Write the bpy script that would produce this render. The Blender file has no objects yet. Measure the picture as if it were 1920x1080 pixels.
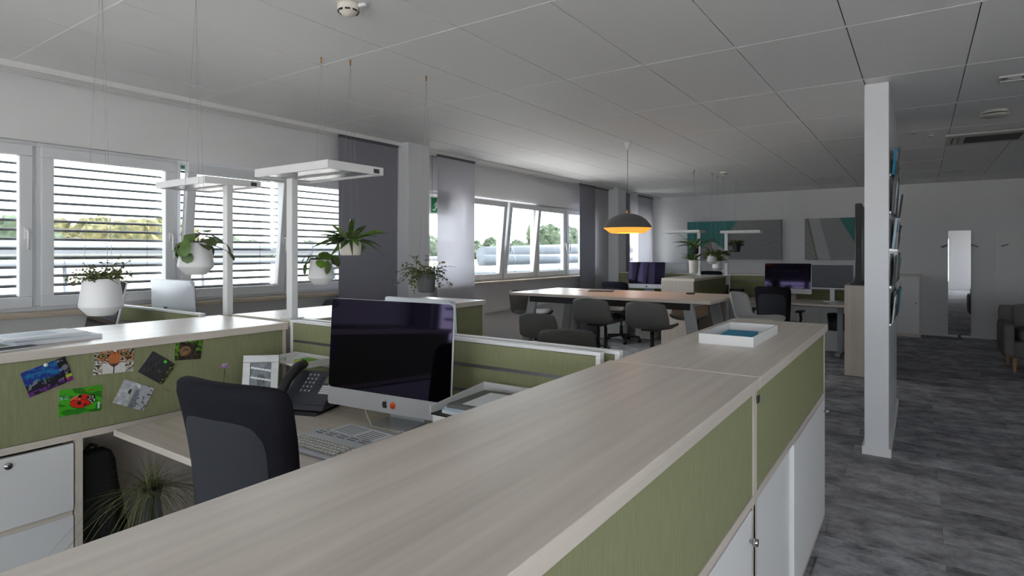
import bpy, bmesh, math, random
from mathutils import Vector, Matrix, noise

# ------------------------------------------------------------------ camera, world, exposure
S = bpy.context.scene
COL = S.collection
PI = math.pi
YAW = math.atan(764 / 1109.0)
EYE = 1.45
cd = bpy.data.cameras.new('camera')
cd.sensor_width = 36
cd.lens = 1109 / 1920 * 36
cd.shift_y = -67 / 1920
cd.clip_start = 0.03
cd.clip_end = 600
cam = bpy.data.objects.new('camera', cd)
cam.location = (0, 0, EYE)
cam.rotation_euler = (PI / 2, 0, YAW)
COL.objects.link(cam)
S.camera = cam

W = bpy.data.worlds.new('overcast_sky')
S.world = W
W.use_nodes = True
W.node_tree.nodes['Background'].inputs[0].default_value = (0.89, 0.95, 1.0, 1)
W.node_tree.nodes['Background'].inputs[1].default_value = 2.2
sd_ = bpy.data.lights.new('sun', 'SUN')
sd_.energy = 5.5
sd_.angle = math.radians(8)
sd_.color = (1.0, 0.98, 0.96)
sun = bpy.data.objects.new('sun', sd_)
COL.objects.link(sun)
sun.rotation_euler = (Vector((0.0, -0.62, -0.78))).to_track_quat('-Z', 'Y').to_euler()
S.view_settings.view_transform = 'Standard'
S.view_settings.look = 'None'
S.view_settings.gamma = 1
S.view_settings.exposure = 1.65
S.view_settings.use_curve_mapping = False

# ------------------------------------------------------------------ helpers
rnd = random.Random(7)


def lin(c):
    return tuple(((v / 255) / 12.92 if v / 255 <= 0.04045 else ((v / 255 + 0.055) / 1.055) ** 2.4) for v in c)


M = {}


def mat(name, rgb, rough=0.5, metal=0.0, var=0.0, scale=(20, 20, 20), bump=0.0, bscale=200, spec=0.5, detail=4,
        rnd_val=0.0, coat=0.0, emit=None, subsurf=0.0, second=None):
    m = bpy.data.materials.new(name)
    m.use_nodes = True
    nt = m.node_tree
    b = nt.nodes['Principled BSDF']
    c = lin(rgb)
    b.inputs['Base Color'].default_value = (*c, 1)
    b.inputs['Roughness'].default_value = rough
    b.inputs['Metallic'].default_value = metal
    b.inputs['Specular IOR Level'].default_value = spec
    b.inputs['Coat Weight'].default_value = coat
    L = nt.links.new
    tc = nt.nodes.new('ShaderNodeTexCoord')
    if var > 0:
        mp = nt.nodes.new('ShaderNodeMapping')
        mp.inputs['Scale'].default_value = scale
        L(tc.outputs['Object'], mp.inputs[0])
        n = nt.nodes.new('ShaderNodeTexNoise')
        n.inputs['Detail'].default_value = detail
        n.inputs['Scale'].default_value = 1
        n.inputs['Roughness'].default_value = 0.72 if detail > 12 else 0.5
        if rnd_val > 0:
            oi = nt.nodes.new('ShaderNodeObjectInfo')
            ad = nt.nodes.new('ShaderNodeVectorMath')
            ad.operation = 'MULTIPLY_ADD'
            ad.inputs[1].default_value = (37, 37, 37)
            cb = nt.nodes.new('ShaderNodeCombineXYZ')
            for i in range(3):
                L(oi.outputs['Random'], cb.inputs[i])
            L(cb.outputs[0], ad.inputs[0])
            L(mp.outputs[0], ad.inputs[2])
            L(ad.outputs[0], n.inputs['Vector'])
        else:
            L(mp.outputs[0], n.inputs['Vector'])
        r = nt.nodes.new('ShaderNodeValToRGB')
        lo = tuple(v * (1 - var) for v in c)
        hi = tuple(min(1, v * (1 + var)) for v in c)
        if second:
            lo = lin(second)
        r.color_ramp.elements[0].position = 0.3
        r.color_ramp.elements[1].position = 0.7
        r.color_ramp.elements[0].color = (*lo, 1)
        r.color_ramp.elements[1].color = (*hi, 1)
        L(n.outputs['Fac'], r.inputs[0])
        out = r.outputs[0]
        if rnd_val > 0:
            hs = nt.nodes.new('ShaderNodeHueSaturation')
            mr = nt.nodes.new('ShaderNodeMapRange')
            mr.inputs['To Min'].default_value = 1 - rnd_val
            mr.inputs['To Max'].default_value = 1 + rnd_val
            L(oi.outputs['Random'], mr.inputs[0])
            L(mr.outputs[0], hs.inputs['Value'])
            L(out, hs.inputs['Color'])
            out = hs.outputs[0]
        L(out, b.inputs['Base Color'])
    if bump > 0:
        n2 = nt.nodes.new('ShaderNodeTexNoise')
        n2.inputs['Scale'].default_value = bscale
        n2.inputs['Detail'].default_value = 3
        L(tc.outputs['Object'], n2.inputs['Vector'])
        bp = nt.nodes.new('ShaderNodeBump')
        bp.inputs['Strength'].default_value = bump
        bp.inputs['Distance'].default_value = 0.002
        L(n2.outputs['Fac'], bp.inputs['Height'])
        L(bp.outputs[0], b.inputs['Normal'])
    if emit:
        b.inputs['Emission Color'].default_value = (*lin(emit[0]), 1)
        b.inputs['Emission Strength'].default_value = emit[1]
    M[name] = m
    return m


WALLC = (226, 226, 228)
mat('wall_paint', WALLC, 0.85, bump=0.12, bscale=350)
mat('ceiling_metal', (236, 236, 236), 0.62, bump=0.05, bscale=600)
mat('edge_white', (250, 250, 248), 0.5)
mat('joint_grey', (70, 70, 70), 0.8)
mat('white_lac', (226, 226, 226), 0.42)
mat('white_frame', (222, 224, 228), 0.35)
mat('wood_y', (205, 195, 184), 0.33, var=0.12, scale=(34, 1.1, 34), detail=6)
mat('wood_x', (205, 195, 184), 0.33, var=0.12, scale=(1.1, 34, 34), detail=6)
mat('wood_z', (205, 195, 184), 0.42, var=0.07, scale=(34, 34, 1.1), detail=6)
mat('edge_light', (236, 226, 212), 0.4)
mat('green_fabric', (140, 142, 108), 0.95, var=0.09, scale=(240, 160, 14), bump=0.5, bscale=900, spec=0.15)
mat('rail_alu', (120, 120, 126), 0.4, metal=0.7)
mat('steel', (170, 170, 168), 0.25, metal=1.0)
mat('brass', (190, 140, 80), 0.3, metal=1.0)
mat('curtain_grey', (128, 128, 134), 0.95)
mat('black_plastic', (24, 24, 27), 0.45)
mat('black_fabric', (36, 36, 43), 0.95, bump=0.6, bscale=700, spec=0.1, var=0.2, scale=(300, 300, 300))
mat('chair_rear', (58, 60, 66), 0.9, bump=0.3, bscale=600, spec=0.15)
mat('shell_grey', (100, 99, 96), 0.6, bump=0.15, bscale=500)
mat('shell_grey_lit', (168, 168, 165), 0.55)  # paler copy of the shell grey: bright light painted into one stool
mat('grey_metal', (168, 170, 172), 0.45)
mat('lamp_white', (228, 228, 228), 0.4)
mat('diffuser', (150, 156, 166), 0.25)
mat('aluminium', (196, 198, 202), 0.3, metal=0.35)
mat('frame_silver', (168, 168, 168), 0.4, metal=0.3, var=0.15, scale=(8, 60, 30))
mat('imac_white', (216, 220, 226), 0.3)
mat('pot_white', (232, 232, 232), 0.4)
mat('pot_cream', (232, 226, 214), 0.45)
mat('pot_grey', (92, 94, 97), 0.55)
mat('pot_black', (42, 42, 44), 0.55)
mat('soil', (58, 46, 36), 0.95)
mat('leaf_dark', (72, 98, 42), 0.45, var=0.35, scale=(30, 30, 30), rnd_val=0.35)
mat('leaf_light', (104, 140, 48), 0.45, var=0.3, scale=(30, 30, 30), rnd_val=0.35)
mat('leaf_grey', (96, 112, 74), 0.5, var=0.3, scale=(40, 40, 40), rnd_val=0.3)
mat('leaf_olive', (98, 108, 58), 0.5, var=0.35, scale=(60, 60, 60))
mat('stem', (96, 92, 60), 0.7)
mat('grass_blade', (112, 118, 70), 0.6, var=0.4, scale=(40, 40, 40))
mat('cord', (170, 170, 170), 0.5)
mat('paper', (224, 228, 232), 0.6)
mat('paper_blue', (176, 196, 212), 0.5)
mat('teal_paper', (8, 130, 165), 0.6)
mat('mag_grey', (96, 100, 98), 0.4)
mat('mag_dark', (52, 54, 52), 0.5)
mat('orange', (210, 120, 40), 0.5)
mat('orange_dot', (250, 84, 20), 0.5)
mat('black_ink', (16, 16, 18), 0.4)
mat('pen_green', (60, 170, 30), 0.4)
mat('pen_lime', (150, 170, 30), 0.4)
mat('phone', (50, 54, 62), 0.4)
mat('phone_dark', (30, 31, 35), 0.4)
mat('key_grey', (92, 96, 104), 0.5)
mat('key_white', (214, 216, 216), 0.5)
mat('lcd', (120, 124, 108), 0.2)
mat('kb_keys', (206, 206, 200), 0.55)
mat('kb_body', (188, 192, 200), 0.4)
mat('stone_sill', (190, 176, 158), 0.5, var=0.12, scale=(30, 8, 30))
mat('carpet', (166, 166, 170), 1.0, var=0.3, scale=(5.5, 7.5, 7.5), bump=0.9, bscale=420, spec=0.05, detail=14, rnd_val=0.2,
    second=(86, 86, 90))
mat('sofa', (118, 116, 113), 0.95, bump=0.5, bscale=500, spec=0.1, var=0.15, scale=(200, 200, 200))
mat('oak_leg', (186, 150, 104), 0.5)
mat('mirror', (232, 232, 232), 0.02, metal=1.0)
mat('shade_out', (92, 92, 92), 0.5)
mat('ac_grey', (190, 190, 184), 0.4)
mat('vent_dark', (40, 40, 40), 0.6)
mat('cable', (196, 190, 178), 0.5)
mat('wood_art', (128, 128, 128), 0.9)
mat('bag_black', (10, 10, 12), 0.75)
mat('tree_trunk', (86, 74, 60), 0.9)
mat('tree_yellow', (88, 82, 50), 0.9, var=0.4, scale=(0.35, 0.35, 0.35), second=(54, 60, 38))
mat('tree_green', (66, 77, 58), 0.9, var=0.4, scale=(0.35, 0.35, 0.35), second=(44, 58, 46))
mat('pipe', (92, 98, 105), 0.5, metal=0.1, var=0.08, scale=(1, 1, 1))
mat('yard', (205, 200, 194), 0.95, var=0.2, scale=(0.2, 0.5, 0.2))
mat('tank', (86, 97, 104), 0.6, var=0.08, scale=(0.8, 0.8, 0.2))
mat('slat', (58, 60, 64), 0.5)
mat('teal_rail', (74, 142, 130), 0.5)
mat('purple_petal', (190, 160, 205), 0.6)
mat('magnet_white', (238, 238, 238), 0.4)
mat('magnet_green', (60, 210, 30), 0.4)
mat('bulb', (255, 214, 150), 0.4, emit=((255, 196, 110), 6.0))
mat('screen_off', (5, 5, 8), 0.04, spec=0.3)
M['screen_off'].node_tree.nodes['Principled BSDF'].inputs['Specular Tint'].default_value = (0.62, 0.5, 1.0, 1)
mat('screen_matte', (72, 76, 86), 0.35)
mat('tv_screen', (10, 10, 12), 0.15)

# inside of the lamp shade: warm coated metal
mat('shade_in', (250, 178, 70), 0.5)
mat('lamp_diffuser', (250, 190, 100), 0.5, emit=((255, 170, 60), 0.30))


def tree_mat(name):
    m = bpy.data.materials.new(name)
    m.use_nodes = True
    M[name] = m
    return m, m.node_tree, m.node_tree.nodes, m.node_tree.links.new


def schlick(N, L):
    lw = N.new('ShaderNodeLayerWeight'); lw.inputs[0].default_value = 0.5
    p = N.new('ShaderNodeMath'); p.operation = 'POWER'; p.inputs[1].default_value = 5
    q = N.new('ShaderNodeMath'); q.operation = 'MULTIPLY_ADD'; q.inputs[1].default_value = 0.92; q.inputs[2].default_value = 0.04
    L(lw.outputs['Facing'], p.inputs[0]); L(p.outputs[0], q.inputs[0])
    return q


# pane of clear glass
m, nt, N, L = tree_mat('glass')
N.remove(N['Principled BSDF'])
t = N.new('ShaderNodeBsdfTransparent'); t.inputs[0].default_value = (0.96, 0.97, 0.97, 1)
g = N.new('ShaderNodeBsdfGlossy'); g.inputs['Roughness'].default_value = 0.0
fr = schlick(N, L)
mx = N.new('ShaderNodeMixShader')
L(fr.outputs[0], mx.inputs[0]); L(t.outputs[0], mx.inputs[1]); L(g.outputs[0], mx.inputs[2])
L(mx.outputs[0], N['Material Output'].inputs[0])
# glass vase
m, nt, N, L = tree_mat('vase_glass')
N.remove(N['Principled BSDF'])
t = N.new('ShaderNodeBsdfTransparent'); t.inputs[0].default_value = (0.72, 0.76, 0.78, 1)
g = N.new('ShaderNodeBsdfGlossy'); g.inputs['Roughness'].default_value = 0.05
fr = schlick(N, L)
mx = N.new('ShaderNodeMixShader')
L(fr.outputs[0], mx.inputs[0]); L(t.outputs[0], mx.inputs[1]); L(g.outputs[0], mx.inputs[2])
L(mx.outputs[0], N['Material Output'].inputs[0])


# woven screen fabric of the panel curtains
def curtain_mat(name, rgb, openness, transl):
    m, nt, N, L = tree_mat(name)
    N.remove(N['Principled BSDF'])
    d = N.new('ShaderNodeBsdfDiffuse'); d.inputs[0].default_value = (*lin(rgb), 1)
    tl = N.new('ShaderNodeBsdfTranslucent'); tl.inputs[0].default_value = (*lin(rgb), 1)
    tr = N.new('ShaderNodeBsdfTransparent')
    a = N.new('ShaderNodeMixShader'); a.inputs[0].default_value = transl
    b = N.new('ShaderNodeMixShader'); b.inputs[0].default_value = openness
    L(d.outputs[0], a.inputs[1]); L(tl.outputs[0], a.inputs[2])
    L(a.outputs[0], b.inputs[1]); L(tr.outputs[0], b.inputs[2])
    L(b.outputs[0], N['Material Output'].inputs[0])


curtain_mat('curtain_dense', (156, 156, 166), 0.01, 0.2)
curtain_mat('curtain_sheer', (214, 214, 220), 0.13, 0.42)
curtain_mat('curtain_light', (205, 205, 208), 0.04, 0.35)

# printed surfaces take their colours from the mesh
m, nt, N, L = tree_mat('print')
at = N.new('ShaderNodeAttribute'); at.attribute_name = 'Col'
L(at.outputs['Color'], N['Principled BSDF'].inputs['Base Color'])
N['Principled BSDF'].inputs['Roughness'].default_value = 0.45


class MB:
    def __init__(s):
        s.v = []; s.f = []; s.sm = []

    def add(s, vs, fs, smooth=False):
        o = len(s.v)
        s.v += [tuple(v) for v in vs]
        s.f += [tuple(i + o for i in f) for f in fs]
        s.sm += [smooth] * len(fs)
        return s

    def box(s, x0, x1, y0, y1, z0, z1):
        return s.add([(x0, y0, z0), (x1, y0, z0), (x1, y1, z0), (x0, y1, z0), (x0, y0, z1), (x1, y0, z1), (x1, y1, z1), (x0, y1, z1)],
                     [(0, 3, 2, 1), (4, 5, 6, 7), (0, 1, 5, 4), (1, 2, 6, 5), (2, 3, 7, 6), (3, 0, 4, 7)])

    def lathe(s, prof, n=28, c=(0, 0, 0), close=True):
        vs = []; fs = []
        for r, z in prof:
            for i in range(n):
                a = 2 * PI * i / n
                vs.append((c[0] + r * math.cos(a), c[1] + r * math.sin(a), c[2] + z))
        for k in range(len(prof) - 1):
            for i in range(n):
                j = (i + 1) % n
                fs.append((k * n + i, k * n + j, (k + 1) * n + j, (k + 1) * n + i))
        if close:
            fs.append(tuple(range(n - 1, -1, -1)))
            fs.append(tuple((len(prof) - 1) * n + i for i in range(n)))
        return s.add(vs, fs, True)

    def cyl(s, p, q, r0, r1=None, n=12):
        return s.tube([p, q], [r0, r0 if r1 is None else r1], n)

    def tube(s, pts, r, n=8):
        pts = [Vector(p) for p in pts]
        rr = r if isinstance(r, (list, tuple)) else [r] * len(pts)
        vs = []; fs = []
        for k, p in enumerate(pts):
            d = (pts[min(k + 1, len(pts) - 1)] - pts[max(k - 1, 0)]).normalized()
            a = d.orthogonal().normalized() if k == 0 else (a - d * a.dot(d)).normalized()
            b = d.cross(a)
            for i in range(n):
                t = 2 * PI * i / n
                vs.append(p + (a * math.cos(t) + b * math.sin(t)) * rr[k])
        for k in range(len(pts) - 1):
            for i in range(n):
                j = (i + 1) % n
                fs.append((k * n + i, k * n + j, (k + 1) * n + j, (k + 1) * n + i))
        fs.append(tuple(range(n - 1, -1, -1)))
        fs.append(tuple((len(pts) - 1) * n + i for i in range(n)))
        return s.add(vs, fs, True)

    def prism(s, poly, a, b, axis='z'):
        n = len(poly)

        def P(p, h):
            return {'z': (p[0], p[1], h), 'x': (h, p[0], p[1]), 'y': (p[0], h, p[1])}[axis]
        vs = [P(p, a) for p in poly] + [P(p, b) for p in poly]
        fs = [tuple(range(n - 1, -1, -1)), tuple(range(n, 2 * n))] + [(i, (i + 1) % n, n + (i + 1) % n, n + i) for i in range(n)]
        return s.add(vs, fs)

    def bar(s, p, q, w, d, up=(0, 0, 1)):
        p = Vector(p); q = Vector(q); z = (q - p).normalized()
        x = Vector(up).cross(z)
        if x.length < 1e-4:
            x = Vector((1, 0, 0)).cross(z)
        x.normalize(); y = z.cross(x)
        vs = [c + x * (sx * w / 2) + y * (sy * d / 2) for c in (p, q) for sx, sy in ((-1, -1), (1, -1), (1, 1), (-1, 1))]
        return s.add(vs, [(3, 2, 1, 0), (4, 5, 6, 7), (0, 1, 5, 4), (1, 2, 6, 5), (2, 3, 7, 6), (3, 0, 4, 7)])

    def surf(s, fn, nu, nv, smooth=True):
        vs = [fn(i / nu, j / nv) for j in range(nv + 1) for i in range(nu + 1)]
        fs = [(j * (nu + 1) + i, j * (nu + 1) + i + 1, (j + 1) * (nu + 1) + i + 1, (j + 1) * (nu + 1) + i) for j in range(nv) for i in range(nu)]
        return s.add(vs, fs, smooth)

    def rbox(s, w, d, h, r, n=8, fn=None, c=(0, 0, 0)):
        # rounded box centred on c; fn deforms each point
        bm = bmesh.new()
        bmesh.ops.create_cube(bm, size=2)
        bmesh.ops.subdivide_edges(bm, edges=bm.edges[:], cuts=n, use_grid_fill=True)
        bm.verts.ensure_lookup_table()
        hs = (w / 2, d / 2, h / 2)
        vs = []
        for v in bm.verts:
            p = Vector([v.co[i] * hs[i] for i in range(3)])
            q = Vector([max(-(hs[i] - r), min(hs[i] - r, p[i])) for i in range(3)])
            o = p - q
            if o.length > 1e-9:
                p = q + o.normalized() * r
            if fn:
                p = Vector(fn(p))
            vs.append(p + Vector(c))
        fs = [tuple(v.index for v in f.verts) for f in bm.faces]
        bm.free()
        return s.add(vs, fs, True)

    def mesh(s, name, m):
        me = bpy.data.meshes.new(name)
        me.from_pydata(s.v, [], s.f)
        me.polygons.foreach_set('use_smooth', s.sm)
        me.materials.append(M[m])
        me.update()
        return me

    def build(s, name, m, parent=None, loc=(0, 0, 0), rot=(0, 0, 0), bevel=0, seg=2, solid=0, sub=0):
        return link(name, s.mesh(name, m), parent, loc, rot, bevel, seg, solid, sub)


def link(name, me, parent=None, loc=(0, 0, 0), rot=(0, 0, 0), bevel=0, seg=2, solid=0, sub=0):
    o = bpy.data.objects.new(name, me)
    COL.objects.link(o)
    o.location = loc
    o.rotation_euler = rot
    o.parent = parent
    if solid:
        md = o.modifiers.new('thick', 'SOLIDIFY'); md.thickness = solid; md.offset = 0
    if sub:
        md = o.modifiers.new('sub', 'SUBSURF'); md.levels = sub; md.render_levels = sub
    if bevel:
        md = o.modifiers.new('bevel', 'BEVEL'); md.width = bevel; md.segments = seg; md.limit_method = 'ANGLE'
        md.harden_normals = False
    return o


def B(*a):
    return MB().box(*a)


def thing(name, label, cat, loc=(0, 0, 0), rz=0, group=None):
    o = bpy.data.objects.new(name, None)
    COL.objects.link(o)
    o.empty_display_size = 0.1
    o.location = loc
    o.rotation_euler = (0, 0, rz)
    return tag(o, label, cat, group)


def tag(o, label, cat, group=None, kind=None):
    o['label'] = label
    o['category'] = cat
    if group:
        o['group'] = group
    if kind:
        o['kind'] = kind
    return o


def struct(o, label=None, cat=None):
    o['kind'] = 'structure'
    if label:
        o['label'] = label
    if cat:
        o['category'] = cat
    return o


def sempty(name, label, cat):
    o = bpy.data.objects.new(name, None)
    COL.objects.link(o)
    return struct(o, label, cat)


def copy_tree(o, parent=None):
    c = o.copy()
    COL.objects.link(c)
    c.parent = parent
    for ch in list(o.children):
        copy_tree(ch, c)
    return c


def printed(name, w, h, nu, nv, fn, parent=None, loc=(0, 0, 0), rot=(0, 0, 0), t=0.0008):
    """thin card in the local XZ plane facing -Y, front face coloured cell by cell; fn(u, v) -> sRGB 0..255"""
    vs = [(-w / 2 + w * i / nu, -t, -h / 2 + h * j / nv) for j in range(nv + 1) for i in range(nu + 1)]
    fs = [(j * (nu + 1) + i, j * (nu + 1) + i + 1, (j + 1) * (nu + 1) + i + 1, (j + 1) * (nu + 1) + i) for j in range(nv) for i in range(nu)]
    k = len(vs)
    vs += [(-w / 2, 0, -h / 2), (w / 2, 0, -h / 2), (w / 2, 0, h / 2), (-w / 2, 0, h / 2)]
    c00, c10, c01, c11 = 0, nu, nv * (nu + 1), nv * (nu + 1) + nu
    fs += [(k + 3, k + 2, k + 1, k), (k, k + 1, c10, c00), (k + 1, k + 2, c11, c10), (k + 2, k + 3, c01, c11), (k + 3, k, c00, c01)]
    me = bpy.data.meshes.new(name)
    me.from_pydata(vs, [], fs)
    at = me.color_attributes.new('Col', 'FLOAT_COLOR', 'CORNER')
    cols = []
    for q, f in enumerate(fs):
        if q < nu * nv:
            i, j = q % nu, q // nu
            c = lin([max(0, min(255, x)) for x in fn((i + .5) / nu, (j + .5) / nv)])
        else:
            c = (0.75, 0.75, 0.75)
        for _ in f:
            cols += [*c, 1.0]
    at.data.foreach_set('color', cols)
    me.materials.append(M['print'])
    me.update()
    return link(name, me, parent, loc, rot)


def nz(x, y, z=0.0):
    return noise.noise(Vector((x, y, z)))


# ------------------------------------------------------------------ room shell
H = 2.657
WX = -4.92           # inner face of the window wall
YF = 12.65           # far wall
XR = 3.3             # right wall
YB = -3.2            # wall behind the camera
ZS, ZT = 1.05, 2.20  # window opening

floor = struct(B(WX - .3, XR + .3, YB - .3, YF + .3, -0.2, -0.004).build('floor', 'carpet'), 'grey mottled carpet floor of the open office', 'floor')
pm = MB().box(-.4995, .4995, -.12475, .12475, -.0045, 0).mesh('carpet_plank', 'carpet')
for r in range(47):
    y = 0.9 + .125 + r * .25
    for c in range(-5, 3):
        x = c + .1 + (r % 2) * .5
        vis = (x > -0.9 and y > 2.2) or (x <= -0.9 and 4.3 < y < 9.6)
        if vis and x < 2.2 and y < YF - .1:
            link('carpet_plank', pm, floor, (x, y, 0.0005 * ((r * 7 + c * 3) % 3)))

ceil = struct(B(WX - .3, XR + .3, YB - .3, YF + .3, H + .012, H + .2).build('ceiling', 'joint_grey'), 'white metal panel ceiling with narrow joints', 'ceiling')
px, py = 0.5715, 1.175
cm = MB().box(-px / 2 + .003, px / 2 - .003, -py / 2 + .0026, py / 2 - .0026, 0, .014).mesh('ceiling_panel', 'ceiling_metal')
for i in range(-8, 6):
    for j in range(-4, 10):
        x = -0.324 + (i + .5) * px
        y = 1.275 + (j + .5) * py
        if XR > x - px / 2 and -1.5 < y < YF + .4:
            link('ceiling_panel', cm, ceil, (x, y, H))
B(WX, -4.899, YB, YF, H - .002, H + .012).build('edge_strip', 'ceiling_metal', ceil)
for j in range(-2, 11):
    y = 1.275 + j * py
    if y < YF:
        B(-4.897, XR, y - .0025, y + .0025, H - .0012, H + .01).build('cross_rail', 'edge_white', ceil)

# left wall with two ribbon windows
WIN = [(0.53, 4.33), (5.10, 9.75), (11.0, 12.3)]
mb = MB()
xo = WX - .30
mb.box(xo, WX, YB, YF, 0, ZS - .03)
mb.box(xo, WX, YB, YF, ZT, H + .05)
yy = YB
for a, b in WIN:
    mb.box(xo, WX, yy, a, ZS - .03, ZT)
    yy = b
mb.box(xo, WX, yy, YF, ZS - .03, ZT)
struct(mb.build('wall_left', 'wall_paint'), 'light grey window wall with long ribbon windows', 'wall')
struct(B(WX - .3, XR + .3, YF, YF + .2, 0, H + .05).build('wall_back', 'wall_paint'), 'plain grey far end wall behind the canvases', 'wall')
# right wall with windows that light the corridor from the side
mb = MB()
RW = [(-2.7, 1.0)]
mb.box(XR, XR + .2, YB, YF, 0, 0.95); mb.box(XR, XR + .2, YB, YF, 2.2, H + .05)
yy = YB
for a, b in RW:
    mb.box(XR, XR + .2, yy, a, .95, 2.2); yy = b
mb.box(XR, XR + .2, yy, YF, .95, 2.2)
struct(mb.build('wall_right', 'wall_paint'), 'side wall of the corridor outside the picture', 'wall')
mb = MB()
BW = [(-4.6, -1.8), (-1.4, 1.0), (1.62, 2.9)]
mb.box(WX - .3, XR + .3, YB - .2, YB, 0, .25); mb.box(WX - .3, XR + .3, YB - .2, YB, 2.05, H + .05)
xx = WX - .3
for a, b in BW:
    mb.box(xx, a, YB - .2, YB, .25, 2.05); xx = b
mb.box(xx, XR + .3, YB - .2, YB, .25, 2.05)
struct(mb.build('wall_front', 'wall_paint'), 'wall behind the viewer outside the picture', 'wall')
# partition with a free end
struct(B(-.327, -.178, 4.95, 6.7, 0, H).build('wall_partition', 'white_frame', bevel=.003), 'white free-standing partition wall end between office and corridor', 'wall')
struct(B(-.342, -.163, 4.935, 6.715, 0, .06).build('baseboard_partition', 'white_lac', bevel=.002), 'white skirting around the foot of the partition', 'baseboard')
struct(B(.02, XR, YF - .015, YF, 0, .06).build('baseboard_back', 'white_lac'), 'white skirting along the far wall', 'baseboard')
struct(B(WX, WX + .015, YB, YF, 0, .06).build('baseboard_left', 'white_lac'), 'white skirting under the windows', 'baseboard')
# ledge (cable duct) along the window wall
struct(B(WX, WX + .05, 3.4, YF, .62, .65).build('trim_1', 'white_lac', bevel=.003), 'narrow white ledge along the wall below the windows', 'trim')
# curtain track
tr = sempty('trim_2', 'white multi-channel curtain track along the ceiling edge', 'curtain track')
B(-4.86, -4.70, -1, YF - .05, H - .025, H).build('track', 'white_lac', tr)
for k, x in enumerate((-4.86, -4.81, -4.76, -4.71)):
    B(x, x + .012, -1, YF - .05, H - .04, H - .025).build('channel', 'white_lac', tr)
# pillars on the window wall
struct(B(WX - .01, -4.6, 4.68, 5.02, 0, H).build('pillar_1', 'white_frame', bevel=.004), 'white square pillar between dark curtain and exit sign', 'pillar')
struct(B(WX - .01, -4.6, 10.15, 10.5, 0, H).build('pillar_2', 'white_frame', bevel=.004), 'white square pillar beyond the second ribbon window', 'pillar')

SASH = .075


def frame_ring(y0, y1, z0, z1, w, x0, x1):
    return (MB().box(x0, x1, y0, y1, z0, z0 + w).box(x0, x1, y0, y1, z1 - w, z1)
            .box(x0, x1, y0, y0 + w, z0 + w, z1 - w).box(x0, x1, y1 - w, y1, z0 + w, z1 - w))


wn = [0]


def window(y0, y1, label, tilt=0, handle=None, z0=ZS, z1=ZT):
    wn[0] += 1
    w = sempty('window_%d' % wn[0], label, 'window')
    w.location = (-5.0, 0, 0)
    frame_ring(y0, y1, z0, z1, .032, -.035, .035).build('frame', 'white_frame', w, bevel=.004)
    sh = z1 - z0 - .05
    # sash swings about its bottom edge
    s = frame_ring(y0 + .022, y1 - .022, 0, sh, SASH, -.03, .03).build('sash', 'white_frame', w, (.03, 0, z0 + .025), (0, tilt, 0), bevel=.006)
    B(-.008, .008, y0 + .02 + SASH, y1 - .02 - SASH, SASH, sh - SASH).build('pane', 'glass', s)
    B(-.012, -.009, y0 + .02 + SASH, y1 - .02 - SASH, SASH - .006, SASH + .006).build('glazing_bead', 'black_plastic', s)
    if handle:
        hy = (y0 + .022 + SASH / 2) if handle < 0 else (y1 - .022 - SASH / 2)
        h = B(.03, .042, hy - .014, hy + .014, sh * .42, sh * .42 + .075).build('handle', 'white_lac', s, bevel=.003)
        MB().tube([(.04, hy, sh * .42 + .055), (.07, hy, sh * .42 + .055), (.075, hy, sh * .42 + .04), (.072, hy, sh * .42 - .07)], .008).build('lever', 'white_lac', h)
    return w


BR = ['far left pane window cut by the picture edge', 'wide closed window beside the far left pane', 'tilted open window with slanting sash behind hanging plants',
      'closed window beside the dark curtain']
YS = [0.53, 1.48, 2.41, 3.40, 4.33]
for k in range(4):
    window(YS[k], YS[k + 1], BR[k], tilt=(.11 if k == 2 else 0), handle=(1 if k != 3 else None))
Y2 = [5.10, 6.02, 6.94, 7.84, 8.80, 9.75]
for k, (lb, tl) in enumerate((('window hidden mostly behind the pillar and exit sign', 0), ('tilted window partly behind the sheer curtain', .10),
                              ('tilted open window in the middle of the second row', .11), ('closed window with tree behind, second row', 0), ('narrow closed window next to the blue-grey curtain', 0))):
    window(Y2[k], Y2[k + 1], lb, tilt=tl, handle=(-1 if k in (2, 4) else (1 if k == 3 else None)))
window(11.0, 12.3, 'narrow bright window between the curtains in the far corner')
for k, (a, b) in enumerate(WIN):
    o = B(-5.06, -4.78, a - .03, b + .03, ZS - .03, ZS).build('window_sill', 'stone_sill', bevel=.004)
    struct(o, ('beige stone sill under the first window row', 'beige stone sill under the second window row', 'short beige stone sill in the far corner')[k], 'sill')
    o = B(-5.10, -5.02, a, b, ZT - .06, ZT - .02).build('teal_seal', 'teal_rail')
    struct(o, ('teal strip above the first window row', 'teal strip above the second window row', 'teal strip above the corner window')[k], 'trim')

# windows of the unseen walls
for k, (a, b) in enumerate(RW):
    w = sempty('window_%d' % (20 + k), 'corridor window outside the picture, number %s along' % ('one', 'two')[k], 'window')
    w.location = (XR + .1, 0, 0)
    n = 3 if k == 0 else 1
    for q in range(n):
        frame_ring(a + (b - a) * q / n, a + (b - a) * (q + 1) / n, .95, 2.2, .08, -.03, .03).build('frame', 'white_frame', w)
for k, (a, b) in enumerate(BW):
    w = sempty('window_%d' % (30 + k), 'rear window outside the picture, number %s along' % ('one', 'two', 'three')[k], 'window')
    w.location = (0, YB - .1, 0)
    n = 3 if k < 2 else 1
    for q in range(n):
        u0, u1 = a + (b - a) * q / n, a + (b - a) * (q + 1) / n
        mb = MB()
        for (p0, p1, q0, q1) in ((u0, u1, .25, .33), (u0, u1, 1.97, 2.05), (u0, u0 + .08, .33, 1.97), (u1 - .08, u1, .33, 1.97)):
            mb.box(p0, p1, -.03, .03, q0, q1)
        mb.build('frame', 'white_frame', w)

# outside venetian blinds
NS = 17


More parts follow.
